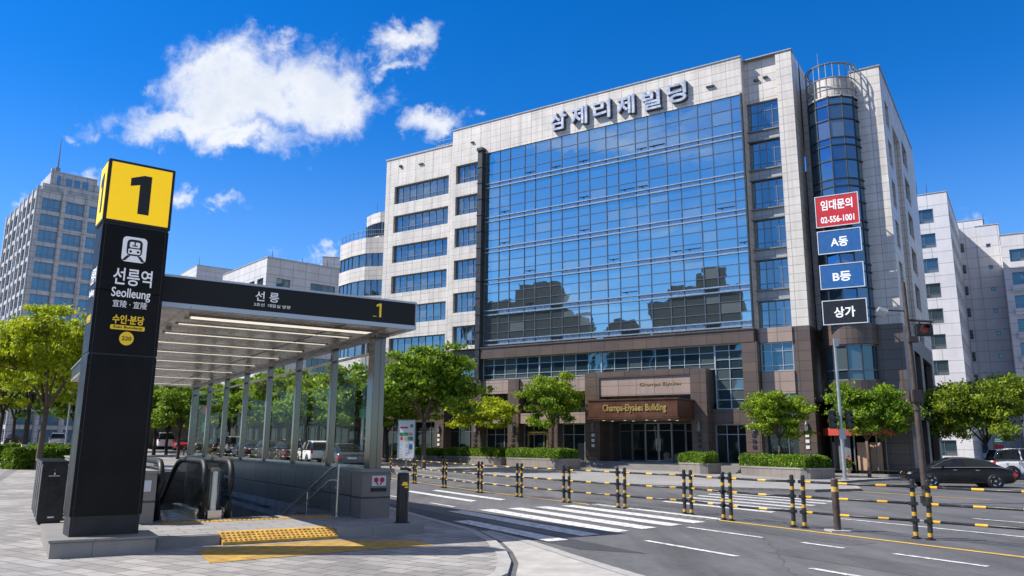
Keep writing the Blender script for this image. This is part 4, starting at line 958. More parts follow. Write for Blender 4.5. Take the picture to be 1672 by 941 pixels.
# ================================================================== guard rails between the carriageways
FP = [ground_at(x, y)[:2] for x, y in ((725, 797), (783, 805), (848, 812), (925, 821), (1015, 830), (1125, 840), (1187, 850), (1305, 862), (1508, 881))]
FP = [FP[0] + (FP[0] - FP[1]) * 2, FP[0] + (FP[0] - FP[1])] + FP + [FP[-1] + (FP[-1] - FP[-2]) * 1.15]
words = ['far', 'farther', 'first', 'second', 'third', 'fourth', 'fifth', 'sixth', 'seventh', 'eighth', 'ninth']
RL = ['guard rail section half hidden behind the signboard on the pole', 'guard rail section just right of the signboard, behind the stout bollard']
RL += [f'black and yellow guard rail section, {n} along the fence after the one behind the bollard' for n in ('first', 'second', 'third', 'fourth', 'fifth', 'sixth', 'seventh', 'eighth')]
RL += ['guard rail section nearest the camera, running out of the picture']
for i in range(len(FP) - 1):
    a, b = FP[i], FP[i + 1]; d = (b - a); L = float(np.hypot(*d)); d = d / L; g0 = .13
    p0 = a + d * g0; LL = L - 2 * g0; h = 1.06
    t = thing('guard_rail', RL[i], 'guard rail', (*p0, T(*p0) - .0), math.atan2(d[1], d[0]), 'black and yellow guard rails along the middle of the street')
    dz = T(*b) - T(*a)
    for x in (0, LL):
        m = MB(); z0 = dz * x / L; m.cyl(0, 0, .045, 0, h, 14); m.tube([(0, 0, h), (0, 0, h + .02), (0, 0, h + .03)], [.045, .04, .02], 14)
        po = smooth_by_angle(m.build('post', 'post_paint', t, loc=(x, 0, z0))); po.rotation_euler = (rng.gauss(0, .012), rng.gauss(0, .01), rng.uniform(0, 6)); m = MB(); m.cyl(0, 0, .085, 0, .025, 14); m.build('base_plate', 'black_paint', po)
    for z in (.95, .64, .33):
        m = MB(); sag = rng.uniform(-.012, .012); m.tube([(0, 0, z), (LL * .5, 0, z + dz * .5 + sag), (LL, 0, z + dz)], .026, 10); m.build('rail', 'rail_paint', t, smooth=True)
    m = MB()
    for x in (0, LL):
        for z in (.95, .64, .33): m.box(x - .07, x + .07, -.06, .06, z - .035 + dz * x / L, z + .035 + dz * x / L)
    m.each('clamp', 'black_paint', t, bevel=.01)
p = ground_at(1368, 868)
t = thing('steel_post', 'weathered steel post with a yellow band, standing against the guard rail', 'post', (p[0], p[1], 0)); m = MB(); m.cyl(0, 0, .07, 0, 1.02, 16); m.tube([(0, 0, 1.02), (0, 0, 1.05)], [.072, .05], 16); smooth_by_angle(m.build('shaft', 'rust_pole', t)); m = MB(); m.arc(0, 0, .069, .074, 0, 2 * math.pi, .78, .88, 16); m.build('band', 'paint_yellow', t); m = MB(); m.box(-.2, .2, -.2, .2, -.01, .03); m.build('footing', 'concrete', t)

# ================================================================== poles, signals, signs
def signal_head(parent, x, y, z, rotz=0., n=3, hor=True, lens=('tail_red', 'print_yellow', 'board_green')):
    m = MB()
    if hor: m.box(x - .16, x + n * .36 + .0, y - .12, y + .1, z - .2, z + .2)
    else: m.box(x - .17, x + .17, y - .12, y + .1, z - .18, z + n * .36)
    hd = m.build('signal_head', 'black_paint', parent, bevel=.03)
    for i, c in enumerate(lens[:n]):
        m = MB(); X, Z = (x + .05 + .34 * i, z) if hor else (x, z + .36 * (n - 1 - i) + .05); m.disc_y(X, Z, .12, y - .135, y - .12, 16); m.build('lens', c, hd)
        m = MB(); 
        for k_ in range(8):
            a0, a1 = R(20 + k_ * 17.5), R(20 + (k_ + 1) * 17.5); m.quad((X + .14 * math.cos(a0), y - .12, Z + .14 * math.sin(a0)), (X + .14 * math.cos(a1), y - .12, Z + .14 * math.sin(a1)), (X + .14 * math.cos(a1), y - .32, Z + .14 * math.sin(a1)), (X + .14 * math.cos(a0), y - .32, Z + .14 * math.sin(a0)))
        m.build('visor', 'black_paint', hd)
    return hd
p = ground_at(1513, 822)
up = thing('utility_pole', 'tall dark utility pole carrying a signal head in front of the black sedan', 'pole', (p[0], p[1], T(*p[:2])), 0)
m = MB(); m.tube([(0, 0, 0), (-.03, 0, 2.9), (-.1, 0, 7.0)], [.105, .09, .062], 16); smooth_by_angle(m.build('shaft', 'rust_pole', up)); m = MB(); m.cyl(0, 0, .17, 0, .22, 16); m.build('base', 'black_paint', up)
m = MB(); m.tube([(-.08, 0, 5.75), (.7, -.05, 5.7)], .04, 8); m.build('arm', 'rust_pole', up); m = MB(); m.tube([(-.08, 0, 6.05), (-.95, .1, 6.1)], .03, 8); m.build('arm', 'rust_pole', up); m = MB(); m.tube([(-.03, 0, 2.95), (-.03, 0, 2.85)], .12, 16); m.build('clamp', 'rust_pole', up)
signal_head(up, .3, -.05, 5.42, n=1, lens=('lens_red',)); m = MB(); m.tube([(-.95, .1, 6.12), (-.7, .1, 6.0)], [.09, .14], 10); m.build('lamp', 'grey_pole', up)
m = MB(); m.box(-.2, .12, -.16, -.02, 3.1, 3.5); m.box(-.18, .14, -.2, -.05, 5.0, 5.2); m.each('control_box', 'rust_pole', up, bevel=.02)
p = ground_at(1380, 787)
gp = thing('signal_pole', 'slim grey pole with pedestrian signals in front of the corner tree', 'pole', (p[0], p[1], .1))
m = MB(); m.tube([(0, 0, 0), (0, 0, 3.2), (-.02, 0, 7.1)], [.1, .085, .06], 14); smooth_by_angle(m.build('shaft', 'grey_pole', gp)); m = MB(); m.cyl(0, 0, .17, 0, .06, 14); m.build('base', 'grey_pole', gp)
m = MB(); m.box(-.12, .1, -.2, -.06, 6.7, 7.1); m.build('camera_box', 'grey_pole', gp)
signal_head(gp, -.42, -.02, 2.7, n=2, hor=False, lens=('lens_dark', 'lens_dark')); signal_head(gp, .42, -.02, 2.7, n=2, hor=False, lens=('lens_dark', 'lens_dark'))
m = MB(); m.box(-.5, .5, -.03, .03, 3.35, 3.4); m.box(-.16, .16, -.12, -.08, 2.0, 2.5); m.build('arm', 'grey_pole', gp)
p = at(1634, 762, 47)
sp_ = thing('sign_pole', 'thin white pole with small green and red street plates by the right trees', 'pole', (p[0], p[1], .05)); m = MB(); m.tube([(0, 0, 0), (0, 0, 3.6)], .055, 12); m.build('shaft', 'white_metal', sp_)
m = MB(); m.box(-.32, .3, -.08, -.05, 1.95, 2.3); m.build('plate', 'board_green', sp_); m = MB(); m.box(-.32, .28, -.08, -.05, 1.58, 1.9); m.build('plate', 'sign_red', sp_); m = MB(); m.box(-.25, .2, -.09, -.08, 2.05, 2.12).box(-.22, .1, -.09, -.08, 2.17, 2.22); m.build('print', 'print_white', sp_)
# bus stop board behind the entrance
p = at(662, 765, 46)
bs = thing('stop_board', 'upright white route board on a pole behind the granite parapet', 'sign', (p[0], p[1], T(*p[:2]) + .1), R(-8)); bs.scale = (.88, .88, .94)
m = MB(); m.tube([(0, .1, 0), (0, .1, 2.8)], .06, 10); m.build('pole', 'grey_pole', bs); m = MB(); m.box(-.54, .54, -.04, .04, .66, 2.9); bd = m.build('board', 'board_white', bs, bevel=.01)
m = MB(); m.box(-.58, .58, -.06, .06, 2.9, 2.97).box(-.58, .58, -.06, .06, .6, .66).box(-.58, -.54, -.06, .06, .66, 2.9).box(.54, .58, -.06, .06, .66, 2.9); m.build('frame', 'grey_pole', bs)
m = MB(); m.box(-.3, .3, -.2, .2, -.05, .1); m.build('foot', 'black_paint', bs)
rg = random.Random(4)
for mt_, spots in (('board_green', [(-.45, .1, 2.0, 2.2), (.1, .45, 1.72, 1.95), (.25, .45, 2.5, 2.7)]), ('sign_red', [(-.4, -.25, 1.75, 1.95), (-.42, .1, 2.45, 2.55)]), ('board_tan', [(-.15, .08, 1.74, 1.95), (.12, .42, 2.02, 2.2)]), ('sign_blue', [(.2, .42, 1.2, 1.5)])):
    m = MB()
    for (x0, x1, z0, z1) in spots: m.box(x0, x1, -.047, -.041, z0, z1)
    m.each('print', mt_, bd)
m = MB()
for i in range(26): x = rg.choice((-.46, -.05, .12)); z = .78 + .04 * i + rg.uniform(0, .01); m.box(x, x + rg.uniform(.1, .34), -.046, -.0415, z, z + .014)
m.build('print', 'grey_pole', bd)
# power cabinets left of the pylon
for i, (px, py_, d_, lab) in enumerate(((76, 862, 0, 'black steel cabinet with a handle beside the sign plinth, nearest of its row'), (70, 838, 1.25, 'black steel cabinet behind the nearest one in the row'), (64, 820, 2.5, 'black steel cabinet, third back in the row along the path'), (58, 806, 3.7, 'black steel cabinet, last and farthest in the row along the path'))):
    o_ = (-7.3 - .62 * d_ * .85, 12.6 + .95 * d_ * .9 + 1.0); t = thing('cabinet', lab, 'cabinet', (*o_, SW), R(33))
    g_ = ground_at(78, 858); t.location = (g_[0] - .44 * d_, g_[1] + .7 * d_, SW); t.scale = (.88, .88, .98)
    m = MB(); m.box(-.26, .26, -.3, .3, .06, 1.2); m.build('body', 'cabinet_black', t, bevel=.015); m = MB(); m.box(-.29, .29, -.33, .33, 1.2, 1.26); m.build('lid', 'cabinet_black', t, bevel=.015)
    m = MB(); m.box(-.22, .22, -.26, .26, 0, .06); m.build('base', 'black_trim', t)
    m = MB(); m.tube([(-.12, -.33, .97), (.1, -.33, .97)], .013, 8); m.cyl(0, -.315, .022, .99, 1.03, 8); m.box(-.03, .03, -.312, -.3, 1.07, 1.1); m.build('handle', 'chrome', t)
    m = MB(); m.box(-.05, .08, -.306, -.301, .13, .16); m.build('label_plate', 'board_white', t)

# ================================================================== trees and hedges
def leaf_cloud(centres, n, leaf, seed, up=.35):
    """many small leaf faces gathered round the given (x,y,z,rx,ry,rz) clumps"""
    g = np.random.default_rng(seed)
    C = np.array(centres); vol = (C[:, 3] * C[:, 4] * C[:, 5]) ** .75; idx = g.choice(len(C), n, p=vol / vol.sum())
    d = g.normal(size=(n, 3)); d /= np.linalg.norm(d, axis=1)[:, None]
    r_ = g.random(n) ** .45; stray = g.random(n) < .14; r_[stray] *= g.uniform(1.2, 1.8, stray.sum())
    pos = C[idx, :3] + d * r_[:, None] * C[idx, 3:6]
    nrm = g.normal(size=(n, 3)) * .75 + d * .5; nrm[:, 2] += up; nrm /= np.linalg.norm(nrm, axis=1)[:, None]
    t = np.cross(nrm, g.normal(size=(n, 3))); t /= np.linalg.norm(t, axis=1)[:, None]; b = np.cross(nrm, t)
    L = leaf * g.uniform(.65, 1.35, n)[:, None]; Wd = L * g.uniform(.42, .62, n)[:, None]
    v = np.stack([pos - t * L, pos + b * Wd - nrm * L * .15, pos + t * L, pos - b * Wd - nrm * L * .15], 1).reshape(-1, 3)
    return v
def quads_mesh(name, v, mat):
    n = len(v) // 4; me = bpy.data.meshes.new(name); me.vertices.add(len(v)); me.vertices.foreach_set('co', v.ravel())
    me.loops.add(4 * n); me.loops.foreach_set('vertex_index', np.arange(4 * n, dtype=np.int32)); me.polygons.add(n); me.polygons.foreach_set('loop_start', np.arange(0, 4 * n, 4, dtype=np.int32))
    me.update(calc_edges=True); me.materials.append(MATS[mat]); return me
def tree_parts(seed, H, Wd, trunk_h, n, leaf, mat, bark, spread=1., trunk_r=.13, lime=False):
    """a broad vase-shaped street tree: trunk with limbs, and a crown made of leaf clumps at the limb ends"""
    r_ = random.Random(seed); m = MB(); ends = []
    top = (r_.uniform(-.1, .1), r_.uniform(-.1, .1), trunk_h)
    m.tube([(0, 0, -.35), (0, 0, .12), (.03, .02, trunk_h * .5), top], [trunk_r * 1.5, trunk_r * 1.05, trunk_r * .9, trunk_r * .8], 9)
    nl = r_.randint(5, 7); ch = H - trunk_h
    for i in range(nl):
        a = 2 * math.pi * i / nl + r_.uniform(-.4, .4); reach = Wd * .5 * r_.uniform(.35, .75); hh = ch * r_.uniform(.35, .8)
        p1 = Vector((top[0] + math.cos(a) * reach * .35, top[1] + math.sin(a) * reach * .35, trunk_h + hh * .45)); p2 = Vector((math.cos(a) * reach, math.sin(a) * reach, trunk_h + hh))
        m.tube([top, p1, p2], [trunk_r * .55, trunk_r * .36, trunk_r * .12], 6)
        for j in range(3):
            q2 = p1.lerp(p2, r_.uniform(.1, .8)); a2 = a + r_.uniform(-1.1, 1.1); e = q2 + Vector((math.cos(a2), math.sin(a2), r_.uniform(.1, .9))) * Wd * .2
            m.tube([q2, e], [trunk_r * .22, trunk_r * .06], 5); ends.append(e)
        ends.append(p2)
    cs = []
    cz_ = trunk_h + ch * .5
    for i in range(80):
        while True:
            d = Vector((r_.gauss(0, 1), r_.gauss(0, 1), r_.gauss(0, 1))).normalized(); q = r_.uniform(.35, 1.0)
            z = cz_ + d.z * q * ch * .46
            k_ = (z - trunk_h) / ch
            prof = math.sqrt(max(0., 1 - ((k_ - .46) / .56) ** 2))       # widest a little under the middle
            if prof > .15: break
        rr_ = Wd * .5 * prof * q * r_.uniform(.7, 1.12) / max(.35, math.hypot(d.x, d.y)) * math.hypot(d.x, d.y)
        s = Wd * r_.uniform(.045, .105); h2 = math.hypot(d.x, d.y) + 1e-6
        cs.append((d.x / h2 * rr_, d.y / h2 * rr_, z, s * 1.3, s * 1.3, s * r_.uniform(.38, .62)))
    for e in ends:
        s = Wd * r_.uniform(.07, .12); cs.append((e.x, e.y, e.z, s, s, s * .6))
    v = leaf_cloud(cs, n, leaf, seed)
    tm = m.mesh('trunk', True); tm.materials.append(MATS[bark]); cm = quads_mesh('crown', v, mat)
    return tm, cm, trunk_h, trunk_r
_TP = {}
def tree(kind, label, loc, H=None, rotz=0., sc=1., group=None, cat='tree', sx=1., lime=False):
    tm, cm, th, tr = _TP[kind]
    t = thing('street_tree', label, cat, loc, rotz, group); t.scale = (sc * sx, sc * sx, sc)
    a = obj('trunk', tm, t); obj('crown', cm, t)
    if lime:
        m = MB(); m.tube([(0, 0, .05), (0, 0, .12), (.03 * .6, .02 * .6, th * .36)], [tr * 1.55, tr * 1.1, tr * 1.0], 9); m.build('limewash', 'limewash', a, smooth=True)
    return t
# heights in metres; a copy may be scaled a little
_TP['zelkova'] = tree_parts(11, 6.6, 6.3, 2.3, 17000, .11, 'leaf_green', 'bark')
_TP['zelkova2'] = tree_parts(12, 6.6, 6.0, 2.4, 17000, .11, 'leaf_mid', 'bark')
_TP['small'] = tree_parts(13, 4.4, 4.4, 1.9, 8000, .1, 'leaf_yellow', 'bark', trunk_r=.09)
_TP['wide'] = tree_parts(14, 6.8, 8.5, 2.0, 26000, .115, 'leaf_dark', 'bark_dark')
_TP['tall'] = tree_parts(15, 10.5, 8.0, 3.6, 26000, .125, 'leaf_yellow', 'bark', trunk_r=.22)
_TP['tall2'] = tree_parts(16, 10.0, 7.2, 3.4, 24000, .125, 'leaf_yellow', 'bark_dark', trunk_r=.22)
_TP['row'] = tree_parts(17, 7.5, 6.5, 2.4, 13000, .15, 'leaf_green', 'bark_dark', trunk_r=.16)
_TP['row2'] = tree_parts(18, 7.5, 6.8, 2.2, 13000, .15, 'leaf_mid', 'bark_dark', trunk_r=.16)
def put_tree(kind, label, px, dist, top_py, base_dz=.1, natural=None, **kw):
    """stand a tree on the ground at that bearing and distance, tall enough to reach the sighted height"""
    d = ray(px, 728); x = d[0] / d[1] * dist; y = dist; z = T(x, y) + base_dz
    top = at(px, top_py, dist)[2]
    return tree(kind, label, (x, y, z), sc=(top - z) / natural, **kw)
put_tree('zelkova', 'full green tree at the left end of the office building, beside the canopy fascia', 692, 46, 549, natural=6.6, rotz=1.0, sx=1.0)
put_tree('small', 'small yellow-green tree in the planter between two bigger ones', 786, 56, 645, natural=4.4, base_dz=.4, rotz=.4, sx=1.15)
put_tree('zelkova2', 'round green tree in a planter just left of the copper marquee', 903, 53, 605, natural=6.6, base_dz=.4, rotz=2., sx=.78)
put_tree('zelkova2', 'round green tree in the long hedge planter right of the marquee', 1272, 44.5, 636, natural=6.6, base_dz=.5, rotz=4.2, sx=.97)
put_tree('zelkova', 'green tree on the pavement right behind the slim grey pole', 1416, 43.5, 612, natural=6.6, rotz=5.3, sx=.9)
put_tree('wide', 'wide dark green tree at the right edge, overhanging the black sedan', 1612, 47, 606, natural=6.8, rotz=.7, sx=.9)
put_tree('wide', 'dark tree in shade between the office building and the apartment blocks', 1530, 62, 640, natural=6.8, rotz=2.7, sx=.8)
put_tree('tall', 'tall yellow-green tree on the left path, nearest the tall sign', 66, 41, 487, natural=10.5, rotz=.3, sx=.86)
put_tree('tall2', 'yellow-green tree with limewashed trunk foot on the left path', 40, 46, 505, natural=10.0, rotz=1.4, sx=.82, lime=True)
put_tree('tall2', 'yellow-green tree cut by the left edge of the picture', -4, 48, 515, natural=10.0, rotz=3.4, sx=.9)
put_tree('row', 'green tree seen between the left path trees and the tall sign', 118, 78, 590, natural=7.5, rotz=1.1)
put_tree('row', 'dark tree far down the left path', 20, 92, 600, natural=7.5, rotz=2.2)
extra_rows = [(225, 84, 622, 'row'), (272, 71, 625, 'row2'), (312, 103, 622, 'row'), (352, 86, 626, 'row2'), (392, 83, 618, 'row'), (433, 80, 612, 'row'), (476, 76, 606, 'row2'), (520, 72, 602, 'row')]
rowl = [(188, 66, 600, 'row'), (252, 70, 612, 'row2'), (292, 60, 616, 'row'), (330, 93, 614, 'row'), (372, 80, 612, 'row2'), (412, 72, 600, 'row'), (455, 66, 598, 'row2'), (498, 62, 592, 'row'), (540, 58, 588, 'row2'), (583, 53, 585, 'row'), (632, 58, 600, 'row2')]
ords = ['first', 'second', 'third', 'fourth', 'fifth', 'sixth', 'seventh', 'eighth', 'ninth', 'tenth', 'eleventh']
for i, (px, d_, ty, kd) in enumerate(rowl):
    put_tree(kd, f'green street tree, {ords[i]} from the left in the row beyond the canopy', px, d_, ty, natural=7.5, rotz=i * 1.3, group='street trees in a row beyond the canopy')
for i, (px, d_, ty, kd) in enumerate(extra_rows):
    put_tree(kd, f'darker tree, {ords[i]} from the left in the second row behind the street trees', px, d_, ty, natural=7.5, rotz=i * 2.1 + .5, group='second row of trees in front of the far shops')
def hedge_mesh(w_, d_, h, n, seed, leaf=.06):
    g = np.random.default_rng(seed); n = int(n * 2.2)
    u = g.random((n, 3)); face = g.random(n); dep = g.random(n) ** 2 * .16
    x = (u[:, 0] - .5) * w_; y = (u[:, 1] - .5) * d_; z = u[:, 2] * h
    top = face < .45; fr_ = (face >= .45) & (face < .8); sd = face >= .8
    z[top] = h - dep[top]; y[fr_] = -d_ / 2 + dep[fr_]; x[sd] = np.where(u[sd, 1] > .5, 1, -1) * (w_ / 2 - dep[sd]); y[sd] = (u[sd, 0] - .5) * d_
    wob = .11 * np.sin(x * 3.1 + seed) * np.sin(y * 4 + 1.3 * seed) + .03 * np.sin(x * 7.7); z = z * (1 + wob * .8); r_ = .12
    z -= np.clip(np.abs(x) - (w_ / 2 - r_), 0, r_) ** 2 / r_ * .8 * (z > h * .6) + np.clip(np.abs(y) - (d_ / 2 - r_), 0, r_) ** 2 / r_ * .8 * (z > h * .6)
    pos = np.stack([x, y, np.maximum(z, .02)], 1) + g.normal(size=(n, 3)) * .028
    nrm = g.normal(size=(n, 3)); nrm[:, 2] += .5; nrm /= np.linalg.norm(nrm, axis=1)[:, None]
    t = np.cross(nrm, g.normal(size=(n, 3))); t /= np.linalg.norm(t, axis=1)[:, None]; b = np.cross(nrm, t); L = leaf * g.uniform(.6, 1.4, n)[:, None]
    return quads_mesh('hedge', np.stack([pos - t * L, pos + b * L * .6, pos + t * L, pos - b * L * .6], 1).reshape(-1, 3), 'leaf_hedge')
def planter(label, x0, x1, d_, dep, hwall, hh, seed, rot=BR, base=.08):
    a, b = ray(x0, 728), ray(x1, 728); A = np.array([a[0] / a[1] * d_[0], d_[0]]); B_ = np.array([b[0] / b[1] * d_[1], d_[1]]); c = (A + B_) / 2; w_ = float(np.hypot(*(B_ - A))); rot = math.atan2(B_[1] - A[1], B_[0] - A[0])
    t = thing('planter', label, 'planter', (c[0], c[1], T(*c) + base), rot)
    e = .22
    def oct_(k_): return [(-w_ / 2 + k_, dep / 2 - k_), (-w_ / 2 + k_, -dep / 2 + .35), (-w_ / 2 + .35, -dep / 2 + k_), (w_ / 2 - .35, -dep / 2 + k_), (w_ / 2 - k_, -dep / 2 + .35), (w_ / 2 - k_, dep / 2 - k_)]
    m = MB(); m.prism(oct_(.03), -.3, hwall - .08); m.build('trough', 'planter_granite', t); m = MB(); m.prism(oct_(0), hwall - .08, hwall); m.build('coping', 'plinth_granite', t)
    hm = hedge_mesh(w_ - .3, dep - .3, hh, int(1300 * w_ * dep), seed); h = obj('hedge', hm, t, (0, 0, hwall - .05))
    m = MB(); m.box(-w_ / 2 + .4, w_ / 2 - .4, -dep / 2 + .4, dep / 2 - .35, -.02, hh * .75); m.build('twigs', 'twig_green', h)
    return t
planter('low stone planter with a clipped hedge left of the small yellow tree', 650, 728, (63, 59.5), 1.5, .45, .55, 2)
planter('stone planter with clipped hedge around the small yellow-green tree', 736, 828, (59, 54.5), 1.8, .55, .6, 3)
planter('stone planter with clipped hedge around the round tree left of the marquee', 840, 930, (54, 49.5), 1.9, .62, .6, 4)
planter('small stone planter with a round clipped bush beside the entrance steps', 1116, 1162, (48, 45.5), 1.3, .6, .6, 5)
planter('long tan stone planter with clipped hedge right of the entrance', 1224, 1337, (45.5, 40.6), 2.0, .55, .62, 6)
for i, (px, d_, lab) in enumerate(((96, 43, 'yellow-green clipped hedge behind the power cabinets'), (52, 52, 'clipped hedge at the feet of the left path trees'))):
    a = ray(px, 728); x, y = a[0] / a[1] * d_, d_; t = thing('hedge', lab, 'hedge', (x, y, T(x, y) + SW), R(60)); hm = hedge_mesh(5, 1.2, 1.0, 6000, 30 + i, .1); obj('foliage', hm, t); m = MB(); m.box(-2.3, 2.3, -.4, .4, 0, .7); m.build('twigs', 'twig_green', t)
# flowers at the corner shop
p = at(1384, 770, 47); t = thing('flower_pot', 'terracotta pot of red and yellow flowers by the corner shop', 'plant', (p[0], p[1], .12)); m = MB(); m.tube([(0, 0, 0), (0, 0, .4)], [.16, .22], 12); m.build('pot', 'board_tan', t)
obj('leaves', quads_mesh('leaves', leaf_cloud([(0, 0, .65, .28, .28, .3)], 260, .07, 5), 'leaf_hedge'), t); obj('flowers', quads_mesh('flowers', leaf_cloud([(0, 0, .85, .3, .3, .2)], 70, .06, 6), 'flower_red'), t)

# ================================================================== vehicles
def ring(x, hw, z0, z1, top=.82, n=4, rb=.12, rt=.16):
    """rounded cross-section of a car body at station x"""
    out = []
    for (cy, cz_, r_, a0) in ((hw - rb, z0 + rb, rb, -90), (hw - rt, z1 - rt, rt, 0), (-hw + rt, z1 - rt, rt, 90), (-hw + rb, z0 + rb, rb, 180)):
        for k_ in range(n): a = R(a0 + 90 * k_ / (n - 1)); out.append((x, cy + r_ * math.cos(a), cz_ + r_ * math.sin(a)))
    return out
CARS = {
 'sedan': dict(L=4.9, hw=.92, body=[(-2.42, .74, .36, .72), (-2.36, .84, .26, .88), (-2.1, .9, .2, .97), (-1.2, .92, .18, 1.0), (0, .92, .18, .97), (1.1, .92, .18, .94), (1.75, .9, .2, .88), (2.2, .86, .22, .8), (2.4, .76, .26, .72), (2.46, .66, .34, .6)],
   cab=[(-2.0, .62, .96, .98), (-1.5, .62, .98, 1.26), (-1.0, .6, .98, 1.41), (-.3, .6, .97, 1.47), (.3, .6, .96, 1.45), (.75, .63, .95, 1.3), (1.35, .7, .92, .96)], wheels=(-1.45, 1.4), wr=.335),
 'suv': dict(L=4.6, hw=.92, body=[(-2.28, .84, .42, .98), (-2.2, .9, .34, 1.08), (-1.2, .92, .3, 1.08), (0, .92, .3, 1.06), (1.1, .92, .3, 1.04), (1.7, .9, .32, 1.0), (2.15, .85, .34, .92), (2.3, .74, .4, .78)],
   cab=[(-2.2, .68, 1.05, 1.2), (-2.0, .68, 1.05, 1.62), (-1.3, .66, 1.06, 1.72), (-.2, .66, 1.05, 1.72), (.4, .68, 1.04, 1.64), (1.2, .74, 1.02, 1.06)], wheels=(-1.4, 1.4), wr=.36),
 'van': dict(L=5.0, hw=.95, body=[(-2.48, .88, .4, 1.1), (-2.4, .94, .34, 1.2), (0, .95, .32, 1.2), (1.6, .94, .32, 1.16), (2.2, .9, .34, 1.05), (2.45, .8, .4, .86)],
   cab=[(-2.4, .78, 1.18, 1.4), (-2.3, .78, 1.18, 1.88), (-1.0, .78, 1.18, 1.96), (.6, .78, 1.18, 1.94), (1.2, .78, 1.17, 1.78), (2.0, .82, 1.12, 1.16)], wheels=(-1.5, 1.55), wr=.35)}
def wheel_meshes(wr, _c={}):
    if wr in _c: return _c[wr]
    ty = MB(); prof = [(.68, -.09), (.93, -.105), (1.0, -.07), (1.0, .07), (.93, .105), (.68, .09)]; n = 28
    ty.loft([[(wr * r_ * math.cos(2 * math.pi * i / n), y, wr * r_ * math.sin(2 * math.pi * i / n)) for i in range(n)] for r_, y in prof], cap=False)
    ri = MB(); ri.loft([[(wr * r_ * math.cos(2 * math.pi * i / n), y, wr * r_ * math.sin(2 * math.pi * i / n)) for i in range(n)] for r_, y in ((.7, .085), (.7, .0), (.64, -.0), (.62, .07))], cap=False)
    for k_ in range(5):
        a = 2 * math.pi * k_ / 5
        for da in (-.16, .16):
            c0, s0 = math.cos(a + da * .5), math.sin(a + da * .5); c1, s1 = math.cos(a + da), math.sin(a + da); px_, pz_ = -math.sin(a), math.cos(a)
            b_ = .035; ri.add([(wr * .1 * c0 + px_ * b_ * s, y, wr * .1 * s0 + pz_ * b_ * s) for s, y in ((-1, .03), (1, .03))] + [(wr * .68 * c1 + px_ * b_ * s, .075, wr * .68 * s1 + pz_ * b_ * s) for s in (1, -1)], [(0, 1, 2, 3)])
    ri.tube([(0, 0, 0), (0, .085, 0)], [wr * .2, wr * .16], 14)
    hb = MB(); hb.disc_y(0, 0, wr * .64, -.06, -.01, 20)
    _c[wr] = (ty.mesh('tyre', True), ri.mesh('rim'), hb.mesh('brake_disc')); return _c[wr]
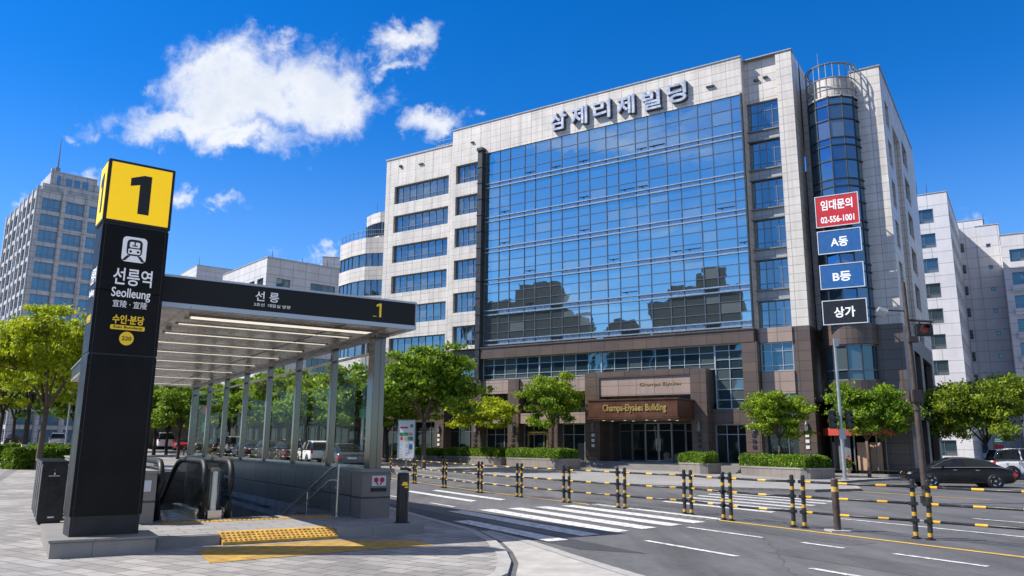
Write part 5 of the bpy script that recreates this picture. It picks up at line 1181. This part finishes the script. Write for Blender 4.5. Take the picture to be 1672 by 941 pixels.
def car(kind, label, paint, loc, rotz, name='parked_car', group=None, cat='car'):
    s = CARS[kind]; t = thing(name, label, cat, loc, rotz, group)
    m = MB(); m.loft([ring(x, hw, z0, z1) for x, hw, z0, z1 in s['body']]); b = smooth_by_angle(m.build('body', paint, t), 50)
    md = b.modifiers.new('sub', 'SUBSURF'); md.levels = md.render_levels = 1
    # glasshouse with roof and pillars
    c = s['cab']; H = max(q[3] for q in c); hwb = s['hw'] - .05
    def crow(x, hwt, z0, z1, off=0): return [(x, hwb + off - (.04 if z1 - z0 < .1 else 0), z0), (x, hwt + (hwb - hwt) * .55 + off, z0 + (z1 - z0) * .45), (x, hwt + off, z1 - .03), (x, hwt - .1, z1 + off), (x, -hwt + .1, z1 + off), (x, -hwt - off, z1 - .03), (x, -hwt - (hwb - hwt) * .55 - off, z0 + (z1 - z0) * .45), (x, -hwb - off + (.04 if z1 - z0 < .1 else 0), z0)]
    m = MB(); m.loft([crow(*q) for q in c]); g = smooth_by_angle(m.build('glasshouse', 'car_glass', t), 35)
    up_ = [q for q in c if q[3] > H - .17]
    m = MB(); rws = [crow(*q, .012) for q in up_]
    for i in range(len(rws) - 1):
        a_, b_ = rws[i], rws[i + 1]; m.add([*a_[2:6], *b_[2:6]], [(0, 1, 5, 4), (1, 2, 6, 5), (2, 3, 7, 6)])
    rws = [crow(*q, .012) for q in c]
    for sd in (0, 1):
        def P(i, k_): p_ = rws[i][k_ if sd == 0 else 7 - k_]; return Vector(p_)
        for (i, j, w_) in ((len(c) - 1, len(c) - 2, .09), (len(c) - 2, len(c) - 3, .09), (0, 1, .13), (1, 2, .13)):
            for k_ in (2,):
                a_, b_ = P(i, k_), P(j, k_); n_ = Vector((w_ * .8, 0, 0))
                m.add([a_, b_, b_ - n_ * (1 if i > j else -1), a_ - n_ * (1 if i > j else -1)], [(0, 1, 2, 3)])
        for x in ((-.15,) if kind == 'sedan' else (-.9, .1)):
            q = min(c, key=lambda v_: abs(v_[0] - x)); rr_ = crow(x, q[1], q[2], H - .03, .014); f_ = rr_[0:3] if sd == 0 else [rr_[7], rr_[6], rr_[5]]
            for u_ in range(2): a_, b_ = Vector(f_[u_]), Vector(f_[u_ + 1]); n_ = Vector((.07, 0, 0)); m.add([a_, b_, b_ + n_, a_ + n_], [(0, 1, 2, 3)])
    m.build('roof', paint, t)
    m = MB()
    for sd in (1, -1): m.tube([(q[0], sd * (hwb + .012), q[2] + .02) for q in c], .014, 6); m.tube([(q[0], sd * (q[1] + .015), q[3] - .03) for q in c], .01, 6)
    m.build('window_trim', 'chrome', t)
    hw = s['hw']; L0, L1 = s['body'][0][0], s['body'][-1][0]
    ty, ri, br = wheel_meshes(s['wr'])
    for x in s['wheels']:
        for sd in (-1, 1):
            wh = bpy.data.objects.new('wheel', MESHMAT(ty, 'rubber')); COL.objects.link(wh); wh.parent = t; wh.location = (x, sd * (hw - .065), s['wr']); wh.rotation_euler = (0, 0, 0 if sd > 0 else math.pi)
            obj('rim', MESHMAT(ri, 'chrome'), wh); obj('brake_disc', MESHMAT(br, 'black_trim'), wh)
    m = MB()
    for x in s['wheels']:
        for sd in (-1, 1):
            y0, y1 = sd * (hw + .0), sd * (hw - .25); n = 16; r_ = s['wr'] + .055
            m.tube([(x, y1, s['wr'] + .01), (x, y0, s['wr'] + .01)], r_, 22)
    m.each('wheel_arch', 'black_trim', t, per=44)
    zt = s['body'][0][3]
    for sd in (-1, 1):
        m = MB(); m.box(L0 - .03, L0 + .22, sd * hw * .92 - .16 * (sd > 0) - .0, sd * hw * .92 + .16 * (sd < 0), zt - .2, zt + .04); m.build('taillight', 'tail_red', t, bevel=.04)
        m = MB(); zh = s['body'][-1][3]; m.box(L1 - .42, L1 - .05, sd * hw * .86 - .2 * (sd > 0), sd * hw * .86 + .2 * (sd < 0), zh - .02, zh + .13); m.build('headlight', 'headlight', t, bevel=.05)
        m = MB(); mx = c[-2][0] + .12; m.box(mx - .07, mx + .05, sd * (hw + .02), sd * (hw + .17), c[-1][2] + .03, c[-1][2] + .17); m.build('mirror', paint, t, bevel=.03)
        m = MB(); zb = c[-3][2]
        for x in (-.78, .22): m.box(x, x + .17, sd * (hw - .006), sd * (hw + .022), zb - .12, zb - .09)
        m.each('door_handle', 'chrome', t)
        m = MB()
        for x in (-1.02, -.06, .95): m.box(x, x + .012, sd * (hw - .02), sd * (hw + .0015), .32, zb - .02)
        m.box(-1.0, 1.0, sd * (hw - .02), sd * (hw + .004), .27, .3)
        m.build('door_seam', 'black_trim', t)
    m = MB(); m.box(L0 - .035, L0 + .05, -.26, .26, zt - .17, zt - .05); m.build('number_plate', 'board_white', t); m = MB(); m.box(L0 - .04, L0 + .15, -hw * .82, hw * .82, .36, .46); m.build('bumper', paint if kind != 'suv' else 'black_trim', t, bevel=.03)
    m = MB(); m.box(L1 - .1, L1 + .02, -.5, .5, s['body'][-1][2] + .05, s['body'][-1][3] - .05); m.build('grille', 'black_trim', t, bevel=.03)
    return t
pf, pr_ = np.array(at(1488, 795, 36.6)[:2]), np.array(at(1640, 795, 35.8)[:2])
ang = math.atan2(*(pf - pr_)[::-1]); c = (pf + pr_) / 2
sdn = car('sedan', 'black sedan waiting on the side street behind the dark utility pole', 'car_black', (c[0], c[1], 0), ang); sdn.scale = (.9, .9, .88)
p = at(1690, 790, 45.5); car('suv', 'white car cut by the right edge, just behind the black sedan', 'car_white', (p[0], p[1], 0), ang + R(180))
p = at(513, 745, 55); car('suv', 'white estate car seen through the canopy glass near its right end', 'car_white', (p[0], p[1], T(*p[:2])), R(118)).scale = (.9, .9, .9)
ST = [(265, 96, 'van', 'car_white', 'white van parked far off between the tall sign and the escalator'), (240, 104, 'suv', 'car_silver', 'silver car partly behind the tall sign, left of the white van'), (296, 92, 'sedan', 'car_red', 'dark red car just right of the far white van'),
      (325, 84, 'sedan', 'car_grey', 'grey saloon second right of the far white van'), (352, 78, 'sedan', 'car_black', 'dark saloon seen through the first glass bay at the back of the canopy'), (378, 72, 'suv', 'car_silver', 'silver car with bright roof seen through the back glass bays'),
      (405, 66, 'sedan', 'car_blue', 'blue saloon in the middle of the far parked row'), (437, 63, 'sedan', 'car_grey', 'grey saloon seen behind the middle steel posts'), (468, 59, 'sedan', 'car_black', 'black saloon left of the white estate car'), (560, 49.5, 'sedan', 'car_grey', 'dark grey saloon right of the white estate car'),
      (92, 100, 'suv', 'car_silver', 'silver car far down the left path behind the hedge'), (20, 105, 'sedan', 'car_black', 'dark car at the left edge far down the street')]
for px, d_, kd, pt, lab in ST:
    p = at(px, 740, d_); car(kd, lab, pt, (p[0], p[1], T(*p[:2])), R(118) + rng.uniform(-.1, .1) + (math.pi if pt == 'car_red' else 0), group='cars along the far street')
# far guard fence and poles along the street behind the canopy
for i, px in enumerate((300, 345, 395, 450)):
    p = at(px, 740, 60 - i * 2.5); q = at(px + 44, 740, 58 - i * 2.5); d = np.array(q - p)[:2]; L = float(np.hypot(*d))
    t = thing('guard_rail', f'low black and yellow guard rail far behind the escalator, {ords[i]} from the left', 'guard rail', (p[0], p[1], T(*p[:2])), math.atan2(d[1], d[0]), 'far guard rails behind the entrance')
    m = MB(); m.cyl(0, 0, .06, 0, 1.05, 10); m.build('post', 'post_paint', t); m = MB(); m.cyl(L - .1, 0, .06, 0, 1.05, 10); m.build('post', 'post_paint', t)
    for z in (.95, .55): m = MB(); m.tube([(0, 0, z), (L - .1, 0, z)], .035, 8); m.build('rail', 'rail_paint', t)
for px, d_, ty, lab in ((312, 55, 590, 'thin dark pole rising behind the escalator under the canopy'), (333, 52, 610, 'pale grey pole with a small red signal behind the first glass bay'), (590, 51, 540, 'pale grey pole behind the right end glass bay'), (105, 70, 600, 'white lamp post far along the left path')):
    p = at(px, 740, d_); top = at(px, ty, d_)[2]; z = T(*p[:2]); t = thing('lamp_post', lab, 'pole', (p[0], p[1], z))
    m = MB(); m.tube([(0, 0, 0), (0, 0, top - z)], [.09, .05], 10); m.build('shaft', 'rust_pole' if px == 312 else 'grey_pole', t); m = MB(); m.box(-.7, .1, -.05, .05, top - z - .1, top - z); m.build('arm', 'grey_pole', t)
    if px in (333, 590): m = MB(); m.box(-.22, .22, -.16, -.04, (top - z) * .55, (top - z) * .55 + .5); m.build('plate', 'sign_red' if px == 333 else 'board_blue', t); m = MB(); m.box(-.2, .2, -.16, -.04, (top - z) * .35, (top - z) * .35 + .6); m.build('plate', 'board_green', t)

# ================================================================== buildings around
def block(label, loc, rot, wx, wy, H, wall, glass, fw=(), sw=(), lw=(), frame='mullion_grey', par=.8, base=1.0, extra=None, name='apartment_block', cat='building', group=None, backs=True):
    """box building with real window openings. fw/sw/lw: windows of front (-y), right (+x), left (-x) faces as (p0,p1,q0,q1)"""
    t = thing(name, label, cat, loc, rot, group); m = MB()
    m.wall(front(0), 0, wx, -2, H, list(fw), .25); m.wall(sideR(wx), 0, wy, -2, H, list(sw), .25); m.wall(sideL(0), 0, wy, -2, H, list(lw), .25)
    m.quad((0, wy, -2), (wx, wy, -2), (wx, wy, H), (0, wy, H)); m.build('wall', wall, t)
    r_ = MB(); r_.quad((0, 0, H - .5), (wx, 0, H - .5), (wx, wy, H - .5), (0, wy, H - .5)); ro = r_.build('roof', 'roof_grey', t)
    c_ = MB(); c_.box(-.06, wx + .06, -.06, .2, H, H + .1).box(wx - .2, wx + .06, .2, wy, H, H + .1).box(-.06, .2, .2, wy, H, H + .1); c_.build('coping', 'spandrel', t)
    for (a, b, c, d) in fw: window(t, a, .2, c, b - a, d - c, [i / max(1, round((b - a) / .95)) for i in range(1, max(1, round((b - a) / .95)))], [.3], glass, frame)
    for (a, b, c, d) in sw: window(t, wx - .2, a, c, b - a, d - c, [i / max(1, round((b - a) / .95)) for i in range(1, max(1, round((b - a) / .95)))], [.3], glass, frame, rot=R(90))
    for (a, b, c, d) in lw: window(t, .2, b, c, b - a, d - c, [i / max(1, round((b - a) / .95)) for i in range(1, max(1, round((b - a) / .95)))], [.3], glass, frame, rot=R(-90))
    if extra: extra(t, ro)
    return t
def gridw(cols, H, fl, h, sill, n0=0, n1=None, base=0.):
    out = []
    n = n1 if n1 is not None else int((H - base) / fl)
    for k_ in range(n0, n):
        z = base + k_ * fl + sill
        if z + h > H - .6: break
        for (a, b) in cols: out.append((a, b, z, z + h))
    return out
def aerials(pts):
    def f(t, ro):
        m = MB()
        for (x, y, z, h) in pts: m.tube([(x, y, z - .5), (x, y, z + h)], [.06, .02], 6)
        m.build('aerial', 'mullion_dark', ro)
    return f
# the tower behind the left trees
p = at(61, 308, 108); zt = T(*p[:2]); HT = at(61, 308, 108)[2] - zt
def tower_top(t, ro):
    m = MB(); m.box(1.9, 8.0, 1.4, 9, HT - .5, HT + 3.6); m.box(.7, 9.2, .5, 11, HT - .4, HT + 1.2); m.box(1.7, 2.2, 1.2, 1.6, HT, HT + 3.9); m.box(7.7, 8.2, 1.2, 1.6, HT, HT + 2.6); m.box(8.2, 9.0, 1.2, 5, HT, HT + 2.2); m.build('penthouse', 'tower_wall', t)
    m = MB(); m.box(2.6, 3.1, 1.36, 1.5, HT + 1.5, HT + 3.0)
    for x in (3.8, 4.9, 6.0): m.box(x, x + .8, 1.36, 1.5, HT + 1.7, HT + 2.8)
    m.each('penthouse_window', 'tower_glass', t)
    m = MB(); m.tube([(2.8, 3, HT + 3.6), (2.8, 3, HT + 5), (2.8, 3, HT + 9.2)], [.22, .12, .04], 8); m.box(2.5, 3.1, 2.7, 3.3, HT + 3.6, HT + 4.6); m.build('mast', 'mullion_grey', ro)
    m = MB()
    for x in (0, 3.32, 6.42, 9.4): m.box(x - .05, x + .5, -.14, -.002, -2, HT + .5)
    for y in (2.2, 5.2, 8.2, 11.1, 14.6, 17.8, 21.4): m.box(-.16, -.002, y - .25, y + .25, -2, HT + .3)
    m.each('pilaster', 'tower_wall', t)
block('tall grey residential tower with stepped top, behind the left trees', (p[0], p[1], zt), R(42), 9.9, 22, HT, 'tower_wall', 'tower_glass',
      gridw([(.8, 3.2), (3.9, 6.3), (7.0, 9.3)], HT, 2.35, 1.75, .4), [], gridw([(.5, 1.8), (2.55, 4.8), (5.55, 7.8), (8.6, 10.6), (11.6, 14.2), (15, 17.4), (18.2, 20.8)], HT, 2.35, 1.75, .4), extra=tower_top, name='residential_tower')
# mid-distance block above the canopy roof
p = at(437, 420, 92); zt = T(*p[:2]); HT = at(437, 420, 92)[2] - zt
block('pale panelled block rising just above the canopy fascia', (p[0], p[1], zt), R(41), 22, 14, HT, 'white_panel', 'apartment_glass',
      gridw([(1.3, 3.1), (5.8, 9.2), (9.9, 12.2), (12.8, 16)], HT, 3.1, 1.7, .25, 2), [], gridw([(.8, 2.6), (3.4, 5.0), (6.0, 7.4), (8.4, 10.4)], HT, 3.1, 1.7, .25, 2), extra=aerials([(1, 1, HT, 1.2), (5, 1, HT, .8), (9, 2, HT, 1.5), (14, 1, HT, .9)]), name='office_block')
p = at(322, 433, 140); zt = T(*p[:2]); HT = at(322, 433, 140)[2] - zt
block('low grey block far behind, left of the pale panelled one', (p[0], p[1], zt), R(38), 16, 10, HT, 'white_panel', 'apartment_glass', gridw([(1, 2.6), (5, 8), (10, 13)], HT, 3.1, 1.7, .3, 6), [], gridw([(1.5, 3), (5, 8)], HT, 3.1, 1.7, .3, 6), extra=aerials([(.6, 1, HT, 1.8), (9, 2, HT, .8)]), name='office_block')
p = at(527, 420, 112); zt = T(*p[:2]); HT = at(527, 420, 112)[2] - zt
block('narrow pale block half hidden behind the bay-fronted one', (p[0], p[1], zt), R(10), 9, 9, HT, 'white_panel', 'apartment_glass', gridw([(5.5, 7)], HT, 3.1, 1.5, .4, 8), name='office_block')
# low shopfront blocks closing the street behind the trees
for px0, px1, d_, h, lab, wmat in ((338, 470, 88, 5.6, 'low dark shop row behind the far parked cars', 'shop_wall'), (140, 234, 98, 6., 'low dark shop row on the near side of the street, behind the tall sign', 'shop_wall'), (236, 342, 190, 13, 'far grey block closing the end of the street', 'tower_wall'), (474, 606, 76, 6.5, 'dark shop row behind the trees at the right end of the canopy', 'shop_wall'), (-60, 120, 132, 9, 'low building far down the left path behind the trees', 'tower_wall')):
    a, b = at(px0, 728, d_ * 1.04), at(px1, 728, d_ * .96); w_ = float(np.hypot(*(b - a)[:2])); rt = math.atan2(b[1] - a[1], b[0] - a[0])
    n = int(w_ / 4.2)
    def shops(t, ro, n=n, w_=w_):
        for i in range(n):
            m = MB(); m.box(i * w_ / n + .3, (i + 1) * w_ / n - .3, -.25, -.004, 3.0, 3.8); m.build('shop_sign', ['board_white', 'sign_red', 'board_blue', 'board_tan', 'sign_dark', 'board_green'][(i * 5) % 6], t)
    block(lab, (a[0], a[1], T(*a[:2])), rt, w_, 8, h, wmat, 'shop_glass', [(i * w_ / n + .4, (i + 1) * w_ / n - .4, .3, 2.8) for i in range(n)] + [(i * w_ / n + .8, (i + 1) * w_ / n - .8, 4.6, 6.2) for i in range(n)], extra=shops, name='shop_row')
# bay-fronted neighbour of the office building
p = at(556, 400, 79); zt = T(*p[:2]); HT = at(580, 398, 78)[2] - zt
bn = thing('bay_fronted_building', 'white building with angled glazed bays, adjoining the left flank of the office building', 'building', (p[0], p[1], zt), R(-22))
plan = [(0, 0), (2.2, -1.2), (4.3, -1.9), (6.2, -1.5), (8.5, -.4), (8.5, 12), (0, 12)]
def outline(k_): cx_, cy_ = 4.2, 5; return [(cx_ + (x - cx_) * k_, cy_ + (y - cy_) * k_) for x, y in plan]
m = MB(); z = -2; fl = 2.95; zz = HT; 
bands = []
while zz > 2: bands.append((zz - (1.35 if zz < HT else 1.6), zz)); zz -= fl
for z0, z1 in bands: m.prism(plan, z0, z1)
m.build('wall', 'white_tile', bn)
for k_, (z0, z1) in enumerate(bands):
    zl = bands[k_ + 1][1] if k_ + 1 < len(bands) else -2
    op = outline(.975); g_ = MB(); mm = MB()
    for i in range(4):
        (xa, ya), (xb, yb) = op[i], op[i + 1]; n = 3 if i != 1 else 2
        for j in range(n):
            u0_, u1_ = j / n, (j + 1) / n; P0, P1 = (xa + (xb - xa) * u0_, ya + (yb - ya) * u0_), (xa + (xb - xa) * u1_, ya + (yb - ya) * u1_)
            g_.quad((*P0, zl - .02), (*P1, zl - .02), (*P1, z0 + .02), (*P0, z0 + .02)); mm.tube([(*P0, zl), (*P0, z0)], .06, 6)
    (xa, ya), (xb, yb) = op[6], op[0]
    g_.quad((xa, ya, zl), (xb, yb, zl), (xb, yb, z0), (xa, ya, z0)); g_.quad((*op[4], zl), (*op[5], zl), (*op[5], z0), (*op[4], z0))
    wn = g_.build('window_band', 'window_glass', bn); mm.build('mullion', 'mullion_dark', wn)
m = MB(); tp = [(4.4 + (x - 4.2) * .55, 4 + (y - 4) * .62) for x, y in plan]; m.prism(tp, HT - .01, HT + .8); m.prism(tp, HT + 2.2, HT + 3.3); m.build('penthouse', 'white_tile', bn)
m = MB(); m.prism([(4.4 + (x - 4.4) * .97, 4 + (y - 4) * .97) for x, y in tp], HT + .8, HT + 2.2); pn_ = m.build('penthouse_window', 'window_glass', bn)
m = MB()
for i in range(4): 
    for u_ in (0, .33, .66): x, y = tp[i][0] + (tp[i + 1][0] - tp[i][0]) * u_, tp[i][1] + (tp[i + 1][1] - tp[i][1]) * u_; m.tube([(x, y, HT + .8), (x, y, HT + 2.2)], .06, 6)
m.build('mullion', 'mullion_dark', pn_)
m = MB()
for z in (HT + .4, HT + .85):
    m.tube([(x, y, z) for x, y in outline(.97)[:4]], .03, 5)
for i in range(9): u_ = i / 3; k_ = min(2, int(u_)); f_ = u_ - k_; a_, b_ = outline(.97)[k_], outline(.97)[k_ + 1]; m.tube([(a_[0] + (b_[0] - a_[0]) * f_, a_[1] + (b_[1] - a_[1]) * f_, HT), (a_[0] + (b_[0] - a_[0]) * f_, a_[1] + (b_[1] - a_[1]) * f_, HT + .88)], .025, 5)
m.tube([(3, 2, HT + 3), (3, 2, HT + 5)], .03, 5); m.tube([(6, 2, HT + 3), (6, 2, HT + 4.8)], .03, 5)
m.build('roof_railing', 'mullion_grey', bn)
# apartment blocks on the right
p = at(1545, 313, 84); zt = T(*p[:2]); HT = at(1545, 313, 84)[2] - zt
def rloc(p, dx, dy, rot): return (p[0] + dx * math.cos(rot) - dy * math.sin(rot), p[1] + dx * math.sin(rot) + dy * math.cos(rot))
l_ = rloc(p, -14, 0, BR)
block('white apartment block beside the office building, its long flank receding', (*l_, zt), BR, 14, 22, HT, 'apartment_wall', 'apartment_glass',
      gridw([(4.2, 6.2), (8.0, 9.0), (10.2, 12.5)], HT, 2.85, 1.65, .7), gridw([(k_ * 2.55 + .7, k_ * 2.55 + 2.3) for k_ in range(8)], HT, 2.85, 1.6, .7), extra=aerials([(12, 1, HT, 1.5), (13.5, 4, HT, 1.2), (11, 1, HT, 2)]))
p = at(1604, 358, 98); zt = T(*p[:2]); HT = at(1604, 358, 98)[2] - zt; l_ = rloc(p, -7, 0, BR)
block('narrow white stair block with small windows between two apartment blocks', (*l_, zt), BR, 7, 14, HT, 'apartment_wall', 'apartment_glass', gridw([(1.0, 2.0), (3.2, 4.6)], HT, 2.85, 1.2, .9), gridw([(2, 3.2), (6, 7.6)], HT, 2.85, 1.5, .75), extra=aerials([(3, 1, HT, 1.2)]))
p = at(1630, 366, 97); zt = T(*p[:2]); HT = at(1630, 366, 97)[2] - zt; l_ = rloc(p, -2.6, 0, BR)
block('slender white slab with tiny square windows, second from the right edge', (*l_, zt), BR, 2.6, 12, HT, 'apartment_wall', 'apartment_glass', gridw([(1.0, 1.5)], HT, 2.85, .5, 1.2), gridw([(1, 2.2)], HT, 2.85, 1.5, .75), extra=aerials([(1, 1, HT, 1.8)]))
p = at(1632, 385, 93); zt = T(*p[:2]); HT = at(1632, 385, 93)[2] - zt
def balconies(t, ro):
    for k_ in range(int(HT / 2.85)):
        m = MB(); m.box(.7, 4.9, -.35, -.003, k_ * 2.85 + .1, k_ * 2.85 + .85); m.build('balcony', 'apartment_wall', t)
block('white apartment block with wide balcony windows at the right edge', (p[0], p[1], zt), BR, 14, 12, HT, 'apartment_wall', 'apartment_glass', gridw([(.8, 4.8), (5.8, 6.8), (8.2, 12.4)], HT, 2.85, 1.6, .85), [], [], extra=balconies)
# blocks across the street behind the photographer: the curtain wall mirrors them
def mirror_point(px, py, L):
    nn = np.array([-math.sin(BR), math.cos(BR), 0]); o = np.array(B0) + nn * -.3; d = ray(px, py); d = d / np.linalg.norm(d); P = CAMP + d * (((o - CAMP) @ nn) / (d @ nn)); q = d - 2 * (d @ nn) * nn
    return P + q * (L / np.hypot(*q[:2]))
def mirrored(label, px0, px1, L, steps):
    a, b = mirror_point(px0, 560, L), mirror_point(px1, 560, L); v = (a - b)[:2]; w_ = float(np.hypot(*v)); rt = math.atan2(v[1], v[0])
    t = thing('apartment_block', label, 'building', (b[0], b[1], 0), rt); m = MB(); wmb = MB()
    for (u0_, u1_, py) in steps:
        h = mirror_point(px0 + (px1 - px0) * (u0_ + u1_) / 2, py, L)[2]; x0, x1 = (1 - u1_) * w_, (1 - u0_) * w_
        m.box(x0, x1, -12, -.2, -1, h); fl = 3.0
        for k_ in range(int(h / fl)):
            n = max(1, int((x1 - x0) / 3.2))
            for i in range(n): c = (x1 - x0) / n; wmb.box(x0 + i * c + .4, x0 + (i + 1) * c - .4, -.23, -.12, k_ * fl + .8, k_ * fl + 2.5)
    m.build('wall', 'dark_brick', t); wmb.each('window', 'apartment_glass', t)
    return t
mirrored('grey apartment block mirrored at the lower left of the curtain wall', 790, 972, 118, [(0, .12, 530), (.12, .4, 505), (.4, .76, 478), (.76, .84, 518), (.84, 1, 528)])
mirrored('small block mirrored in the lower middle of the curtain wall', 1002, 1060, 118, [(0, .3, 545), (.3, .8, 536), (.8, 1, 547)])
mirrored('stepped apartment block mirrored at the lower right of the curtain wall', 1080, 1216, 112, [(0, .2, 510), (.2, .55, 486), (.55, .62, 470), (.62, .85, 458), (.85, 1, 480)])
